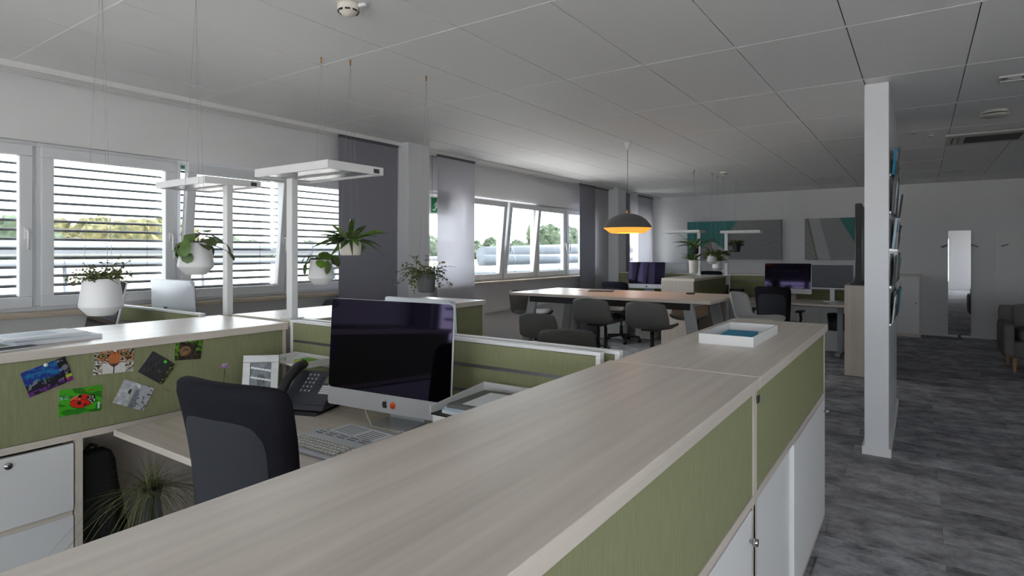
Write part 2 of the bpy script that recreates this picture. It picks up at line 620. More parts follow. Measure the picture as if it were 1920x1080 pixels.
def slat_mesh(y0, y1):
    mb = MB()
    n = 4
    vs = []; fs = []
    for e, y in enumerate((y0, y1)):
        for i in range(n + 1):
            t = i / n - .5
            vs.append((t * .074, y, .016 * (1 - 4 * t * t) - t * .012))
    for i in range(n):
        fs.append((i, i + 1, n + 2 + i, n + 1 + i))
    mb.add(vs, fs, True)
    return mb.mesh('slat', 'slat')


BL = ['outside venetian blind of the leftmost window', 'outside venetian blind of the wide second window', 'outside venetian blind behind the tilted sash',
      'outside venetian blind next to the dark curtain']
for k in range(4):
    b = thing('venetian_blind', BL[k], 'blind', (-5.17, 0, 0), group='outside blinds of the first window row')
    y0, y1 = YS[k] + .03, YS[k + 1] - .03
    sm = slat_mesh(y0, y1)
    B(-.04, .04, y0, y1, ZT - .05, ZT + .0).build('head_rail', 'slat', b)
    for j in range(NS):
        link('slat', sm, b, (0, 0, ZS + .03 + j * .0655))
    for yq in (y0 + .12, y1 - .12):
        MB().cyl((0.039, yq, ZS), (0.039, yq, ZT - .05), .0016, n=6).build('ladder_cord', 'black_plastic', b)
    B(-.035, .035, y0, y1, ZS - .015, ZS + .005).build('bottom_rail', 'slat', b)

for k in range(3):
    b = thing('venetian_blind', 'outside venetian blind of the unseen rear window, pane %s' % ('one', 'two', 'three')[k], 'blind', (0, YB - .28, 0), group='outside blinds of the rear window')
    u0 = -4.6 + k * 2.8 / 3 + .05
    rm = MB().box(u0, u0 + 2.8 / 3 - .1, -.035, .035, -.002, .002).mesh('slat', 'slat')
    for j in range(12):
        link('slat', rm, b, (0, 0, .35 + j * .15), (.5, 0, 0))

# ------------------------------------------------------------------ outside
o = B(-520, 160, -300, 520, -4.0, -3.5).build('yard_ground', 'yard')
struct(o, 'pale gravel yard outside the windows', 'ground')


def pipeline(pts, r, label, sup=True, joints=None):
    t = thing('pipeline', label, 'pipe', group='pipelines outside')
    MB().tube(pts, r, 18).build('tube', 'pipe', t)
    for k in range(len(pts) - 1):
        p, q = Vector(pts[k]), Vector(pts[k + 1])
        n = max(1, int((q - p).length / 6))
        for i in range(n):
            c = p.lerp(q, (i + .5) / n); d = (q - p).normalized()
            MB().cyl(c - d * .06, c + d * .06, r * 1.04, n=18).build('band', 'pipe', t)
            if sup:
                MB().cyl((c.x, c.y, c.z - r * .9), (c.x + .5, c.y, -3.55), .07, n=6).build('support', 'pipe', t)


pipeline([(-28, -25, 1.62), (-28, 30, 1.62)], .30, 'large silver pipeline seen through the first window row')
pipeline([(-26, -25, 1.02), (-26, 30, 1.02)], .16, 'thinner silver pipeline below the large one')
pipeline([(-24, -25, -.25), (-24, 34, -.25)], .12, 'thin low pipe near the yard ground')
pipeline([(-26, 34, 1.25), (-26, 90, 2.6)], .62, 'thick white pipeline rising beyond the second window row')
pipeline([(-23, 30, .9), (-23, 75, .95)], .4, 'second white pipeline over the pale tank')
o = MB().box(-22, -15, 20, 75, -3.55, .62)
for i in range(28):
    o.box(-15.0, -14.94, 20 + i * 2, 20.08 + i * 2, -3.55, .62)
tag(o.build('storage_building', 'tank'), 'pale blue metal-clad building outside the second window row', 'building')

ico = bmesh.new()
bmesh.ops.create_icosphere(ico, subdivisions=3, radius=1)
IV = [v.co.copy() for v in ico.verts]; IF = [tuple(v.index for v in f.verts) for f in ico.faces]
ico.free()


def tree(x, y, top, r, m, label, seed):
    top = EYE + 3 * (top - EYE)
    r = 3 * r
    rr = random.Random(seed)
    t = thing('tree', label, 'tree', (x, y, -3.5), group='trees on the skyline')
    mb = MB()
    for k in range(9):
        c = Vector((rr.uniform(-.8, .8) * r, rr.uniform(-.8, .8) * r, top + 3.5 - r * .5 - rr.random() * r * 1.5))
        q = r * rr.uniform(.4, .7)
        mb.add([c + v * q * (1 + .35 * nz(v.x * 3 + seed, v.y * 3, v.z * 3 + k) + .25 * nz(v.x * 8, v.y * 8 + k, v.z * 8)) for v in IV], IF, False)
    mb.build('crown', m, t)
    MB().cyl((0, 0, 0), (0, 0, top + 3.5 - r), .6, .35, 8).build('trunk', 'tree_trunk', t)


def dirxy(u, dist):
    dist = dist * 3
    k = (u - 960) / 1109
    return dist * (-math.sin(YAW) + k * math.cos(YAW)), dist * (math.cos(YAW) + k * math.sin(YAW))


k = 0
ordw = ['first', 'second', 'third', 'fourth', 'fifth', 'sixth', 'seventh', 'eighth', 'ninth', 'tenth', 'eleventh', 'twelfth', 'thirteenth', 'fourteenth',
        'fifteenth', 'sixteenth', 'seventeenth', 'eighteenth', 'nineteenth', 'twentieth']
for u in range(-40, 350, 34):
    x, y = dirxy(u, 80 + (k % 3) * 15)
    tree(x, y, 5.4 + 1.3 * math.sin(k * 2.1) * .5 + (k % 3) * .8 + .6, 3.3, 'tree_yellow' if (k * 7) % 5 != 1 else 'tree_green', 'yellowing tree on the skyline through the blinds, %s from the picture edge' % ordw[k], k)
    k += 1
for j, u in enumerate((425, 470, 515, 570, 640)):
    x, y = dirxy(u, 130 + (j % 2) * 22)
    tree(x, y, 4.4, 3.4, 'tree_green', 'distant green tree behind the tilted window, %s in its row' % ordw[j], 40 + j)
for j, u in enumerate((800, 832, 866, 898, 930, 962, 992)):
    x, y = dirxy(u, 140 + (j % 2) * 24)
    tree(x, y, 5.4, 3.6, 'tree_green', 'distant green tree beyond the second window row, %s in its row' % ordw[j], 60 + j)
for j, (u, tp) in enumerate(((1022, 7.2), (1045, 7.6), (1072, 6.8), (1095, 6.5))):
    x, y = dirxy(u, 106 + (j % 2) * 20)
    tree(x, y, tp, 3.0, 'tree_green', 'taller loose tree beyond the second window row, %s in its clump' % ordw[j], 80 + j)

# ------------------------------------------------------------------ curtains


def curtain(name, label, x, y0, y1, m, z0=.03):
    c = thing(name, label, 'curtain', (x, 0, 0), group='panel curtains on the ceiling track')
    MB().box(-.0006, .0006, y0, y1, z0, H - .05).build('fabric', m, c)
    B(-.012, .012, y0, y1, H - .062, H - .026).build('carrier_rail', 'rail_alu', c)
    B(-.006, .006, y0, y1, z0 - .012, z0 + .02).build('weight_bar', 'rail_alu', c)
    return c


curtain('panel_curtain', 'wide dark grey panel curtain beside the first window row', -4.75, 3.86, 4.66, 'curtain_dense')
curtain('panel_curtain', 'sheer pale panel curtain next to the exit sign', -4.75, 5.32, 6.04, 'curtain_sheer')
curtain('panel_curtain', 'blue-grey panel curtain at the end of the second window row', -4.75, 8.92, 9.5, 'curtain_dense')
curtain('panel_curtain', 'light panel curtain against the second pillar', -4.80, 9.5, 10.15, 'curtain_light')
curtain('panel_curtain', 'narrow dark panel curtain behind the hanging lamp', -4.80, 10.5, 11.15, 'curtain_dense')
curtain('panel_curtain', 'grey panel curtain in the far corner of the room', -4.75, 11.45, 12.25, 'curtain_sheer')

# exit sign in the second window row


def exit_fn(u, v):
    g = (12, 128, 72); w = (235, 242, 238)
    u2, v2 = u * 1.65, v
    if u < .04 or u > .96 or v < .06 or v > .94:
        return w

    def seg(ax, ay, bx, by, r):
        dx, dy = bx - ax, by - ay
        t = max(0, min(1, ((u2 - ax) * dx + (v2 - ay) * dy) / (dx * dx + dy * dy + 1e-9)))
        return (u2 - ax - t * dx) ** 2 + (v2 - ay - t * dy) ** 2 < r * r
    if .98 < u2 < 1.42 and .14 < v2 < .86:
        if not (seg(.78, .55, 1.1, .5, .0)):
            return w
    man = ((u2 - .66) ** 2 + (v2 - .80) ** 2 < .0064 or seg(.60, .66, .52, .42, .06) or seg(.60, .66, .78, .60, .035) or seg(.78, .60, .84, .48, .03)
           or seg(.57, .66, .40, .56, .035) or seg(.40, .56, .36, .44, .03) or seg(.53, .42, .72, .34, .045) or seg(.72, .34, .74, .16, .04)
           or seg(.51, .42, .42, .26, .045) or seg(.42, .26, .24, .22, .04))
    if man:
        return w
    return g


e = thing('exit_sign', 'green running-man emergency exit sign hung beside the pillar', 'exit sign', (-4.85, 5.46, 2.02))
printed('sign_face', .34, .21, 48, 30, exit_fn, e, (.012, 0, 0), (0, 0, PI / 2))
B(-.012, .011, -.172, .172, -.107, .107).build('housing', 'white_lac', e, bevel=.002)
MB().cyl((0, -.12, .1), (0, -.12, H - 2.02 - .04), .003).build('rod', 'steel', e)
MB().cyl((0, .12, .1), (0, .12, H - 2.02 - .04), .003).build('rod', 'steel', e)
B(-.01, .01, -.14, .14, H - 2.02 - .045, H - 2.02 - .04 + .001).build('bracket', 'steel', e)

# ------------------------------------------------------------------ counters (sideboards)
CT = 1.069


def sideboard(name, label, x0, x1, y0, y1, front, doors, panel=True, grp=None, kneehole=None):
    """cabinet with the long sides along Y. front=+1: doors and felt panel on the +X side."""
    t = thing(name, label, 'cabinet', ((x0 + x1) / 2, (y0 + y1) / 2, 0), group=grp)
    hw, hl = (x1 - x0) / 2, (y1 - y0) / 2
    B(-hw, hw, -hl, hl, CT - .036, CT).build('top_board', 'wood_y', t, bevel=.0015)
    f = front
    xf = hw * f - .014 * f   # front plane of carcass

    def bx(a, b):
        return (min(a, b), max(a, b))
    for y in (-hl - .0008, hl - .0012):
        B(-hw, hw, y, y + .002, CT - .0355, CT + .0004).build('edge_band', 'edge_light', t)
    # carcass boards
    for y in (-hl, hl - .02):
        B(*bx(-xf, xf), y, y + .02, .05, CT - .036).build('side_panel', 'wood_z', t)
    B(*bx(-xf, xf), -hl + .02, hl - .02, .685, .712).build('shelf_board', 'wood_y', t)
    B(*bx(-xf, -xf + .02 * f), -hl + .02, hl - .02, .07, CT - .036).build('back_panel', 'green_fabric', t)
    B(*bx(-xf, xf), -hl + .02, hl - .02, .05, .07).build('bottom_board', 'wood_y', t)
    B(*bx(-xf + .05 * f, xf - .05 * f), -hl + .03, hl - .03, 0, .05).build('plinth', 'black_plastic', t)
    if panel:
        B(*bx(xf - .014 * f, xf - .003 * f), -hl + .021, hl - .021, .713, CT - .038).build('felt_panel', 'green_fabric', t, bevel=.003)
    for d in doors:
        ya, yb, dz0, dz1, proud, knob = d
        dd = B(*bx(xf - .022 * f + proud * f, xf - .004 * f + proud * f), ya - (y0 + y1) / 2, yb - (y0 + y1) / 2, dz0, dz1).build(
            'door' if dz1 - dz0 > .4 else 'drawer', 'white_lac', t, bevel=.0015)
        if knob:
            kx = xf - .004 * f + proud * f
            ky = knob[0] - (y0 + y1) / 2
            MB().cyl((kx - .002 * f, ky, knob[1]), (kx + .012 * f, ky, knob[1]), .005, n=12).cyl((kx + .010 * f, ky, knob[1]), (kx + .024 * f, ky, knob[1]), .011, n=16).build('knob', 'steel', dd)
    return t


s1 = sideboard('sideboard', 'long light wood counter with green felt front nearest the viewer', -.90, -.40, .10, 1.912, 1,
               [(.13, 1.05, .075, .68, -.012, None), (1.0, 1.86, .075, .68, .006, (1.83, .60))], grp='wood sideboards')
B(.231, .236, .88, .905, 0.02, .68).build('edge_strip', 'wood_z', s1)
s2 = sideboard('sideboard', 'light wood counter carrying the white tray', -.885, -.40, 1.916, 3.53, 1,
               [(1.94, 2.62, .075, .68, -.012, None), (2.585, 3.505, .075, .68, .006, (3.47, .62))], grp='wood sideboards')
B(.232, .2345, -.80, -.775, .985, 1.008).build('name_plate', 'mag_dark', s2)
# counter near the window, desk side towards the viewer
s3 = sideboard('sideboard', 'light wood counter with postcards pinned on its green felt front', -3.50, -2.82, -.60, 1.95, 1, [], grp='wood sideboards')
cy = (-.60 + 1.95) / 2
dr = []
for (za, zb, lock) in ((.40, .672, True), (.10, .378, False)):
    d = B(.300, .322, -.50 - cy, .972 - cy, za, zb).build('drawer', 'white_lac', s3, bevel=.0015)
    if lock:
        MB().cyl((.322, .76 - cy, .642), (.329, .76 - cy, .642), .013, n=20).cyl((.329, .76 - cy, .642), (.331, .76 - cy, .642), .009, n=16).build('lock', 'steel', d)
        B(.3308, .3316, .759 - cy, .761 - cy, .636, .648).build('keyhole', 'black_ink', d)
B(.296, .326, .978 - cy, 1.002 - cy, .05, .686).build('upright', 'wood_z', s3)
B(.290, .31, -.50 - cy, .972 - cy, .376, .402).build('rail', 'wood_y', s3)
B(.10, .12, 1.0 - cy, 1.93 - cy, .07, .686).build('recess_panel', 'wood_z', s3)
s4 = sideboard('sideboard', 'farther counter near the windows with bare green felt front', -3.48, -2.845, 2.02, 3.76, 1,
               [(2.05, 2.9, .075, .68, -.01, None), (2.9, 3.73, .075, .68, .004, None)], grp='wood sideboards')

# ------------------------------------------------------------------ desk dividers


def divider(label, x0, x1, y, face, ztop=1.085, z0=.62, rails=(.975, .865), th=.032):
    """felt screen along X with slotted rails; face = -1 looks towards -Y"""
    t = thing('desk_divider', label, 'divider', ((x0 + x1) / 2, y, 0), group='green felt desk dividers')
    hl = (x1 - x0) / 2
    B(-hl, hl, -th / 2, th / 2, ztop - .014, ztop).build('top_rail', 'white_lac', t, bevel=.002)
    for x in (-hl, hl - .02):
        B(x, x + .02, -th / 2, th / 2, .0, ztop - .014).build('end_post', 'white_lac', t, bevel=.002)
    zs = [ztop - .016] + list(rails) + [z0]
    for k in range(len(zs) - 1):
        B(-hl + .021, hl - .021, -th / 2 + .003, th / 2 - .003, zs[k + 1] + (.005 if k < len(zs) - 2 else 0), zs[k] - (.005 if k else 0)).build('felt_panel', 'green_fabric', t, bevel=.002)
    for z in rails:
        B(-hl + .02, hl - .02, -th / 2 + .005, th / 2 - .005, z - .005, z + .005).build('slot_rail', 'rail_alu', t)
        for q in (-1, 1):
            B(-hl + .02, hl - .02, q * (th / 2 - .004) - .002, q * (th / 2 - .004) + .002, z - .007, z - .003).build('rail_lip', 'rail_alu', t)
    return t


divider('green felt divider behind the big black screen', -2.80, -.955, 1.968, -1)
divider('green felt divider backing onto the one behind the black screen', -2.80, -.91, 2.035, 1)
divider('green felt divider near the window behind the first hanging pots', -4.72, -3.52, 1.86, -1)
divider('green felt divider left of the far wood end panel', -4.75, -3.16, 10.2, -1)
divider('green felt divider behind the two far screens on the right', -2.62, -.62, 10.2, -1)


# ------------------------------------------------------------------ desks
def desk(label, x0, x1, y0, y1, z=.72, legs=True):
    t = thing('desk', label, 'desk', ((x0 + x1) / 2, (y0 + y1) / 2, 0), group='light wood desks')
    hx, hy = (x1 - x0) / 2, (y1 - y0) / 2
    B(-hx, hx, -hy, hy, z - .026, z).build('desk_top', 'wood_x', t, bevel=.002)
    B(-hx + .15, hx - .15, -.05, .05, z - .075, z - .027).build('crossbeam', 'grey_metal', t)
    for s in (-1, 1):
        B(s * (hx - .2) - .035, s * (hx - .2) + .035, -.05, .05, .03, z - .075).build('lifting_column', 'grey_metal', t)
        B(s * (hx - .2) - .035, s * (hx - .2) + .035, -hy + .08, hy - .08, 0, .03).build('foot', 'grey_metal', t, bevel=.004)
    return t


desk('light wood desk with the big black screen and telephone', -2.735, -.94, 1.075, 1.945)
desk('light wood desk on the other side of the near divider', -2.78, -.94, 2.06, 2.90)
desk('light wood desk by the first window row, near half', -4.72, -3.52, 1.0, 1.83)
desk('light wood desk by the first window row, far half', -4.72, -3.52, 1.89, 2.70)
desk('far desk with the two screens beside the television cabinet', -2.60, -.74, 9.25, 10.17)
desk('far desk near the windows with a black screen', -4.74, -3.18, 9.3, 10.17)
desk('far desk behind the end dividers near the windows', -4.56, -3.18, 10.23, 11.05)


# ------------------------------------------------------------------ all-in-one computers
APPLE = [(0.0, .30), (.10, .36), (.22, .38), (.34, .33), (.40, .26), (.31, .18), (.27, .06), (.29, -.08), (.36, -.18), (.44, -.23), (.38, -.37), (.28, -.50), (.18, -.56),
         (.08, -.52), (0, -.50), (-.08, -.52), (-.18, -.56), (-.30, -.48), (-.40, -.32), (-.46, -.12), (-.45, .10), (-.38, .26), (-.26, .36), (-.12, .36)]


def imac(label, loc, rz, w=.65, gh=.385, chin=.075, stand=True, tilt=-.06, dot=False, zs=.115):
    """front faces local -Y"""
    t = thing('computer', label, 'computer', loc, rz, group='all-in-one computers')
    body = thing_part('display', t, (0, 0, zs), (tilt, 0, 0))
    hh = gh + chin
    r = .018

    def rr(x0, x1, z0, z1, rad):
        pts = []
        for cx, cz, a0 in ((x1 - rad, z0 + rad, -90), (x1 - rad, z1 - rad, 0), (x0 + rad, z1 - rad, 90), (x0 + rad, z0 + rad, 180)):
            for q in range(5):
                a = math.radians(a0 + 22.5 * q)
                pts.append((cx + rad * math.cos(a), cz + rad * math.sin(a)))
        return pts
    # back shell: rim plus bulge
    mb = MB()
    mb.prism(rr(-w / 2, w / 2, 0, hh, r), -.004, .006, 'y')

    def bulge(u, v):
        x = (u - .5) * 2; z = (v - .5) * 2
        k = max(0, 1 - x * x) ** .5 * max(0, 1 - z * z) ** .5
        return ((u - .5) * w * .99, .006 + .045 * k, hh / 2 + (v - .5) * hh * .98)
    mb.surf(bulge, 14, 12)
    sh = mb.build('shell', 'imac_white', body)
    MB().prism(rr(-w / 2 + .001, w / 2 - .001, chin, hh - .001, r), -.0075, -.0041, 'y').build('screen', 'screen_off', body)
    MB().prism(rr(-w / 2 + .001, w / 2 - .001, .001, chin - .0005, .012), -.0075, -.0041, 'y').build('chin', 'aluminium', body)
    s = .03
    mb = MB().prism([(p[0] * s, p[1] * s + chin * .48) for p in APPLE], -.0083, -.0076, 'y')
    mb.prism([(.0 * s, .40 * s + chin * .48), (.03 * s, .52 * s + chin * .48), (.14 * s, .64 * s + chin * .48), (.16 * s, .52 * s + chin * .48), (.08 * s, .42 * s + chin * .48)], -.0083, -.0076, 'y')
    mb.build('fruit_logo', 'black_ink', body)
    mb = MB().prism([(-p[0] * .07, p[1] * .07 + hh * .55) for p in APPLE], .0508, .0514, 'y')
    mb.build('rear_logo', 'mag_grey', body)
    if dot:
        MB().cyl((.042, -.0085, chin * .46), (.042, -.0076, chin * .46), .014, n=20).build('sticker', 'orange_dot', body)
    MB().cyl((0, -.0078, hh - .012), (0, -.0074, hh - .012), .003, n=10).build('camera_dot', 'phone_dark', body)
    pts = [(-.085, .10), (-.085, .107), (-.01, 0), (0, 0)]
    st = MB()
    st.bar((0, .05, zs + hh * .45), (0, .145, .06), .19, .006, (0, 1, 0))
    st.bar((0, .145, .06), (0, .14, .004), .19, .006, (0, 1, 0))
    st.box(-.1, .1, -.05, .143, 0, .006)
    st.build('stand', 'aluminium', t, bevel=.001)
    return t


def thing_part(name, parent, loc=(0, 0, 0), rot=(0, 0, 0)):
    o = bpy.data.objects.new(name, None)
    COL.objects.link(o)
    o.parent = parent
    o.location = loc
    o.rotation_euler = rot
    return o


imac('big all-in-one computer with black screen and orange sticker', (-1.815, 1.715, .72), .095, dot=True, zs=.068)
imac('silver-backed all-in-one computer hidden behind the big black screen', (-2.2, 2.34, .72), PI - .05, w=.53, gh=.31, zs=.10)
imac('silver-backed all-in-one computer standing by the window', (-4.30, 2.08, .72), PI - .02, w=.62, zs=.08)
imac('leaning black computer screen behind the first hanging pot', (-4.23, 1.55, .72), -.12, w=.60, tilt=-.22, zs=.10)
imac('far computer with black screen behind the high table', (-3.93, 9.85, .72), .06, zs=.10)
imac('far computer with dark reflecting screen above the black office chair', (-1.66, 9.85, .72), .02, w=.66, zs=.10)
imac('silver-backed far computer peeking over the divider near the far wall', (-3.72, 10.6, .72), PI, w=.55, zs=.085)

# matte monitor on stand
mn = thing('monitor', 'grey matte monitor on a white round foot', 'monitor', (-1.06, 9.85, .72), -.03)
MB().rbox(.56, .03, .36, .008, 4, c=(0, 0, .37)).build('housing', 'imac_white', mn)
B(-.272, .272, -.0165, -.0150, .205, .542).build('screen', 'screen_matte', mn)
B(-.28, .28, -.0185, -.0152, .186, .20).build('chin', 'imac_white', mn)
B(-.03, .03, .01, .03, .01, .30).build('neck', 'imac_white', mn, bevel=.003)
MB().lathe([(.001, .014), (.06, .014), (.115, .008), (.118, 0), (.001, 0)], 28, (0, 0, 0), False).build('foot', 'imac_white', mn)

# ------------------------------------------------------------------ desk luminaires


def luminaire(label, hx0, hx1, hy0, hy1, zt, pxy, zb):
    t = thing('desk_luminaire', label, 'lamp', (pxy[0], pxy[1], zb), group='office luminaires with flat heads')
    ox, oy, oz = pxy[0], pxy[1], zb
    x0, x1, y0, y1 = hx0 - ox, hx1 - ox, hy0 - oy, hy1 - oy
    z1 = zt - oz
    hd = MB()
    hd.box(x0, x1, y0, y1, z1 - .012, z1)
    hd.box(x0, x1, y0, y0 + .018, z1 - .042, z1 - .012).box(x0, x1, y1 - .018, y1, z1 - .042, z1 - .012)
    hd.box(x0, x0 + .018, y0 + .018, y1 - .018, z1 - .042, z1 - .012).box(x1 - .018, x1, y0 + .018, y1 - .018, z1 - .042, z1 - .012)
    h = hd.build('lamp_head', 'lamp_white', t)
    w = (y1 - y0)
    for q in (0.12, .56):
        B(x0 + .03, x1 - .03, y0 + w * q, y0 + w * (q + .32), z1 - .036, z1 - .0125).build('diffuser', 'diffuser', h)
    B(x0 + .02, x1 - .02, y0 + w * .445, y0 + w * .555, z1 - .04, z1 - .0125).build('centre_spine', 'grey_metal', h)
    B(x1 - .001, x1 + .0015, y1 - .07, y1 - .03, z1 - .035, z1 - .012).build('end_grille', 'joint_grey', h)
    B(-.026, .026, -.02, .02, .006, z1 - .04).build('post', 'lamp_white', t, bevel=.003)
    B(-.05, .05, -.045, .045, 0, .008).build('base_plate', 'lamp_white', t, bevel=.002)


luminaire('flat desk luminaire nearest the black screen on a white post', -3.05, -2.42, 1.90, 2.27, 1.912, (-2.965, 2.08), CT)
luminaire('flat desk luminaire closer to the window on a white post', -4.15, -3.54, 1.88, 2.25, 1.912, (-3.60, 2.06), .72)
luminaire('far flat luminaire beside the hanging lamp', -3.62, -2.98, 9.75, 10.2, 1.82, (-3.03, 9.9), CT)
luminaire('far flat luminaire in front of the teal canvas', -2.66, -2.05, 9.8, 10.15, 1.80, (-2.60, 9.95), CT)


# ------------------------------------------------------------------ office chairs
def office_chair(label, loc, rz, top=1.06, bw=.45, bh=.50, armrests=True, mats=('black_fabric', 'chair_rear')):
    """faces local +Y; origin on the floor under the gas column"""
    t = thing('office_chair', label, 'office chair', loc, rz, group='black office chairs')
    sz = .46

    def seat_f(p):
        return (p.x, p.y, p.z + .02 * (p.x / .25) ** 2 - (.03 * max(0, p.y / .24) ** 3))
    MB().rbox(.49, .47, .075, .03, 8, seat_f, (0, .04, sz)).build('seat', mats[0], t)
    zc = top - bh / 2

    def back_f(p):
        tz = p.z / (bh / 2)
        x = p.x * (1 - .07 * (1 - tz) * .9)
        y = p.y + .055 * (p.x / (bw / 2)) ** 2 - .03 * tz + .025 * (1 - tz * tz)
        return (x, y, p.z - .014 * (abs(p.x) / (bw / 2)) ** 4)
    b = MB().rbox(bw, .085, bh, .038, 12, back_f, (0, -.245, zc)).build('backrest', mats[0], t)

    def shell_f(u, v):
        rr_ = max(0, (v - .8) / .2)
        x = (u - .5) * bw * (.80 - .16 * rr_ ** 3); tz = -1 + 1.56 * v + .05 * (1 - (2 * u - 1) ** 4) * rr_
        q = Vector(back_f(Vector((x, -.044, tz * bh / 2))))
        e = 1 if (0 < u < 1 and 0 < v < 1) else 0
        r = .0 if not e else .006
        return (q.x, q.y - .245 - r, zc + q.z)
    MB().surf(shell_f, 12, 12).build('rear_shell', mats[1], b)
    MB().tube([(0, -.28, top - bh + .06), (0, -.27, sz - .02), (0, -.12, sz - .07), (0, 0, sz - .07)], .025, 10).build('back_bar', 'black_plastic', t)
    MB().box(-.09, .09, -.12, .12, sz - .1, sz - .03).build('mechanism', 'black_plastic', t, bevel=.01)
    MB().cyl((0, 0, .22), (0, 0, sz - .09), .016).cyl((0, 0, .10), (0, 0, .26), .028).build('gas_column', 'black_plastic', t)
    for k in range(5):
        a = 2 * PI * k / 5 + .4
        ca, sa = math.cos(a), math.sin(a)
        lg = MB().bar((0.02 * ca, .02 * sa, .115), (.29 * ca, .29 * sa, .085), .045, .03).build('base_arm', 'black_plastic', t, bevel=.006)
        cx, cyy = .29 * ca, .29 * sa
        MB().cyl((cx - sa * .022, cyy + ca * .022, .031), (cx + sa * .022, cyy - ca * .022, .031), .03, n=14).cyl((cx, cyy, .05), (cx, cyy, .085), .008).build('caster', 'black_plastic', lg)
    if armrests:
        for s in (-1, 1):
            MB().tube([(s * .12, 0, sz - .05), (s * .29, 0, sz - .03), (s * .31, 0, .56), (s * .30, 0, .64)], .016, 8).build('arm_support', 'black_plastic', t)
            MB().rbox(.085, .25, .028, .012, 3, None, (s * .30, .02, .655)).build('armrest', 'black_plastic', t)
    return t


office_chair('dark upholstered office chair pushed up to the near desk', (-1.80, 1.24, 0), .14, top=1.055, bw=.47, bh=.56, armrests=False)
office_chair('dark office chair top showing behind the window-side counter', (-3.95, 2.86, 0), PI - .5, top=1.075, bw=.42)
office_chair('black office chair in front of the far dark reflecting screen', (-1.62, 8.75, 0), -.05, top=.99, bw=.47)
office_chair('black office chair behind the high table near the windows', (-3.98, 8.9, 0), -.1, top=.985, bw=.47)
office_chair('black office chair behind the far end divider', (-3.35, 11.45, 0), PI, top=1.085, bw=.46)


# ------------------------------------------------------------------ shell stools
def shell_stool(label, loc, rz, seat=.72, m='shell_grey', light=False):
    """faces local +Y"""
    t = thing('shell_stool', label, 'stool', loc, rz, group='grey shell stools around the high table')
    prof = [(.215, -.018), (.19, .0), (.12, .004), (.02, -.006), (-.08, -.004), (-.155, .022), (-.195, .085), (-.215, .16), (-.228, .225), (-.235, .262)]
    wid = [.17, .19, .205, .21, .212, .212, .21, .205, .19, .145]

    def ip(a, v):
        f = v * (len(a) - 1); i = min(int(f), len(a) - 2); q = f - i
        g = lambda k: a[max(0, min(len(a) - 1, k))]
        if isinstance(a[0], tuple):
            return tuple(.5 * (2 * g(i)[c] + (g(i + 1)[c] - g(i - 1)[c]) * q + (2 * g(i - 1)[c] - 5 * g(i)[c] + 4 * g(i + 1)[c] - g(i + 2)[c]) * q * q + (3 * g(i)[c] - g(i - 1)[c] - 3 * g(i + 1)[c] + g(i + 2)[c]) * q ** 3) for c in range(2))
        return g(i) + (g(i + 1) - g(i)) * q

    def fn(u, v):
        y, z = ip(prof, v); w = ip(wid, v)
        s = (u - .5) * 2
        vb = max(0, min(1, (v - .35) / .35))
        curl = .03 * abs(s) ** 3 * (1 - vb)
        wrap = .085 * s * s * vb * (1.2 - .5 * v)
        z2 = z + curl - (.02 * s * s if v > .95 else 0)
        return (s * w, y + wrap, seat + z2)
    MB().surf(fn, 16, 24).build('shell', m, t, solid=.016)
    MB().lathe([(.001, .012), (.03, .014), (.20, .004), (.205, 0), (.001, 0)], 32, (0, 0, 0), False).build('base_plate', 'black_plastic', t)
    MB().cyl((0, 0, .01), (0, 0, seat - .2), .026, n=16).cyl((0, 0, seat - .25), (0, 0, seat - .02), .019, n=16).build('column', 'black_plastic', t)
    MB().box(-.08, .08, -.08, .08, seat - .028, seat - .012).build('seat_bracket', 'black_plastic', t, bevel=.004)
    ring = [(.13 * math.cos(a) * 1.0, .13 * math.sin(a) + .1, .28) for a in [PI * 2 * k / 20 for k in range(21)]]
    MB().tube(ring, .009, 8).build('footrest', 'black_plastic', t)
    return t


shell_stool('grey shell stool at the window end of the high table', (-3.78, 5.86, 0), -PI / 2, .735)
shell_stool('low-set grey shell stool standing apart before the high table', (-3.09, 5.06, 0), .1, .60)
shell_stool('dark shell stool whose rounded back rises behind the near divider', (-2.13, 3.80, 0), .5, .655)
shell_stool('grey shell stool on the near side of the table, window side', (-2.70, 5.46, 0), .0, .735)
shell_stool('grey shell stool on the near side of the table, counter side', (-2.09, 5.38, 0), .0, .735)
shell_stool('grey shell stool on the far side of the table facing the viewer', (-2.18, 6.75, 0), PI + .2, .71)
shell_stool('grey shell stool on the far side of the table, mostly hidden', (-3.22, 6.72, 0), PI - .3, .71)
shell_stool('grey shell stool, coloured paler as if brightly lit, turned away at the corridor end of the table', (-1.30, 6.05, 0), -PI / 2 - .15, .80, 'shell_grey_lit')

# ------------------------------------------------------------------ high table and pendant
tb = thing('high_table', 'high light wood meeting table on slanted pale legs', 'table', (-2.685, 6.01, 0))
B(-1.115, 1.115, -.54, .54, .97, 1.0).build('table_top', 'wood_x', tb, bevel=.003)
B(-.90, .90, -.46, -.42, .90, .969).build('beam', 'black_plastic', tb)
B(-.90, .90, .42, .46, .90, .969).build('beam', 'black_plastic', tb)
B(-.55, .55, -.12, .12, .91, .969).build('cable_tray', 'black_plastic', tb, bevel=.005)
for sx in (-1, 1):
    for sy in (-1, 1):
        MB().bar((sx * .87, sy * .42, .968), (sx * 1.03, sy * .47, 0), .10, .05, (0, 1, 0)).build('leg', 'grey_metal', tb, bevel=.003)
    B(sx * .87 - .05, sx * .87 + .05, -.42, .42, .93, .968).build('end_beam', 'grey_metal', tb)

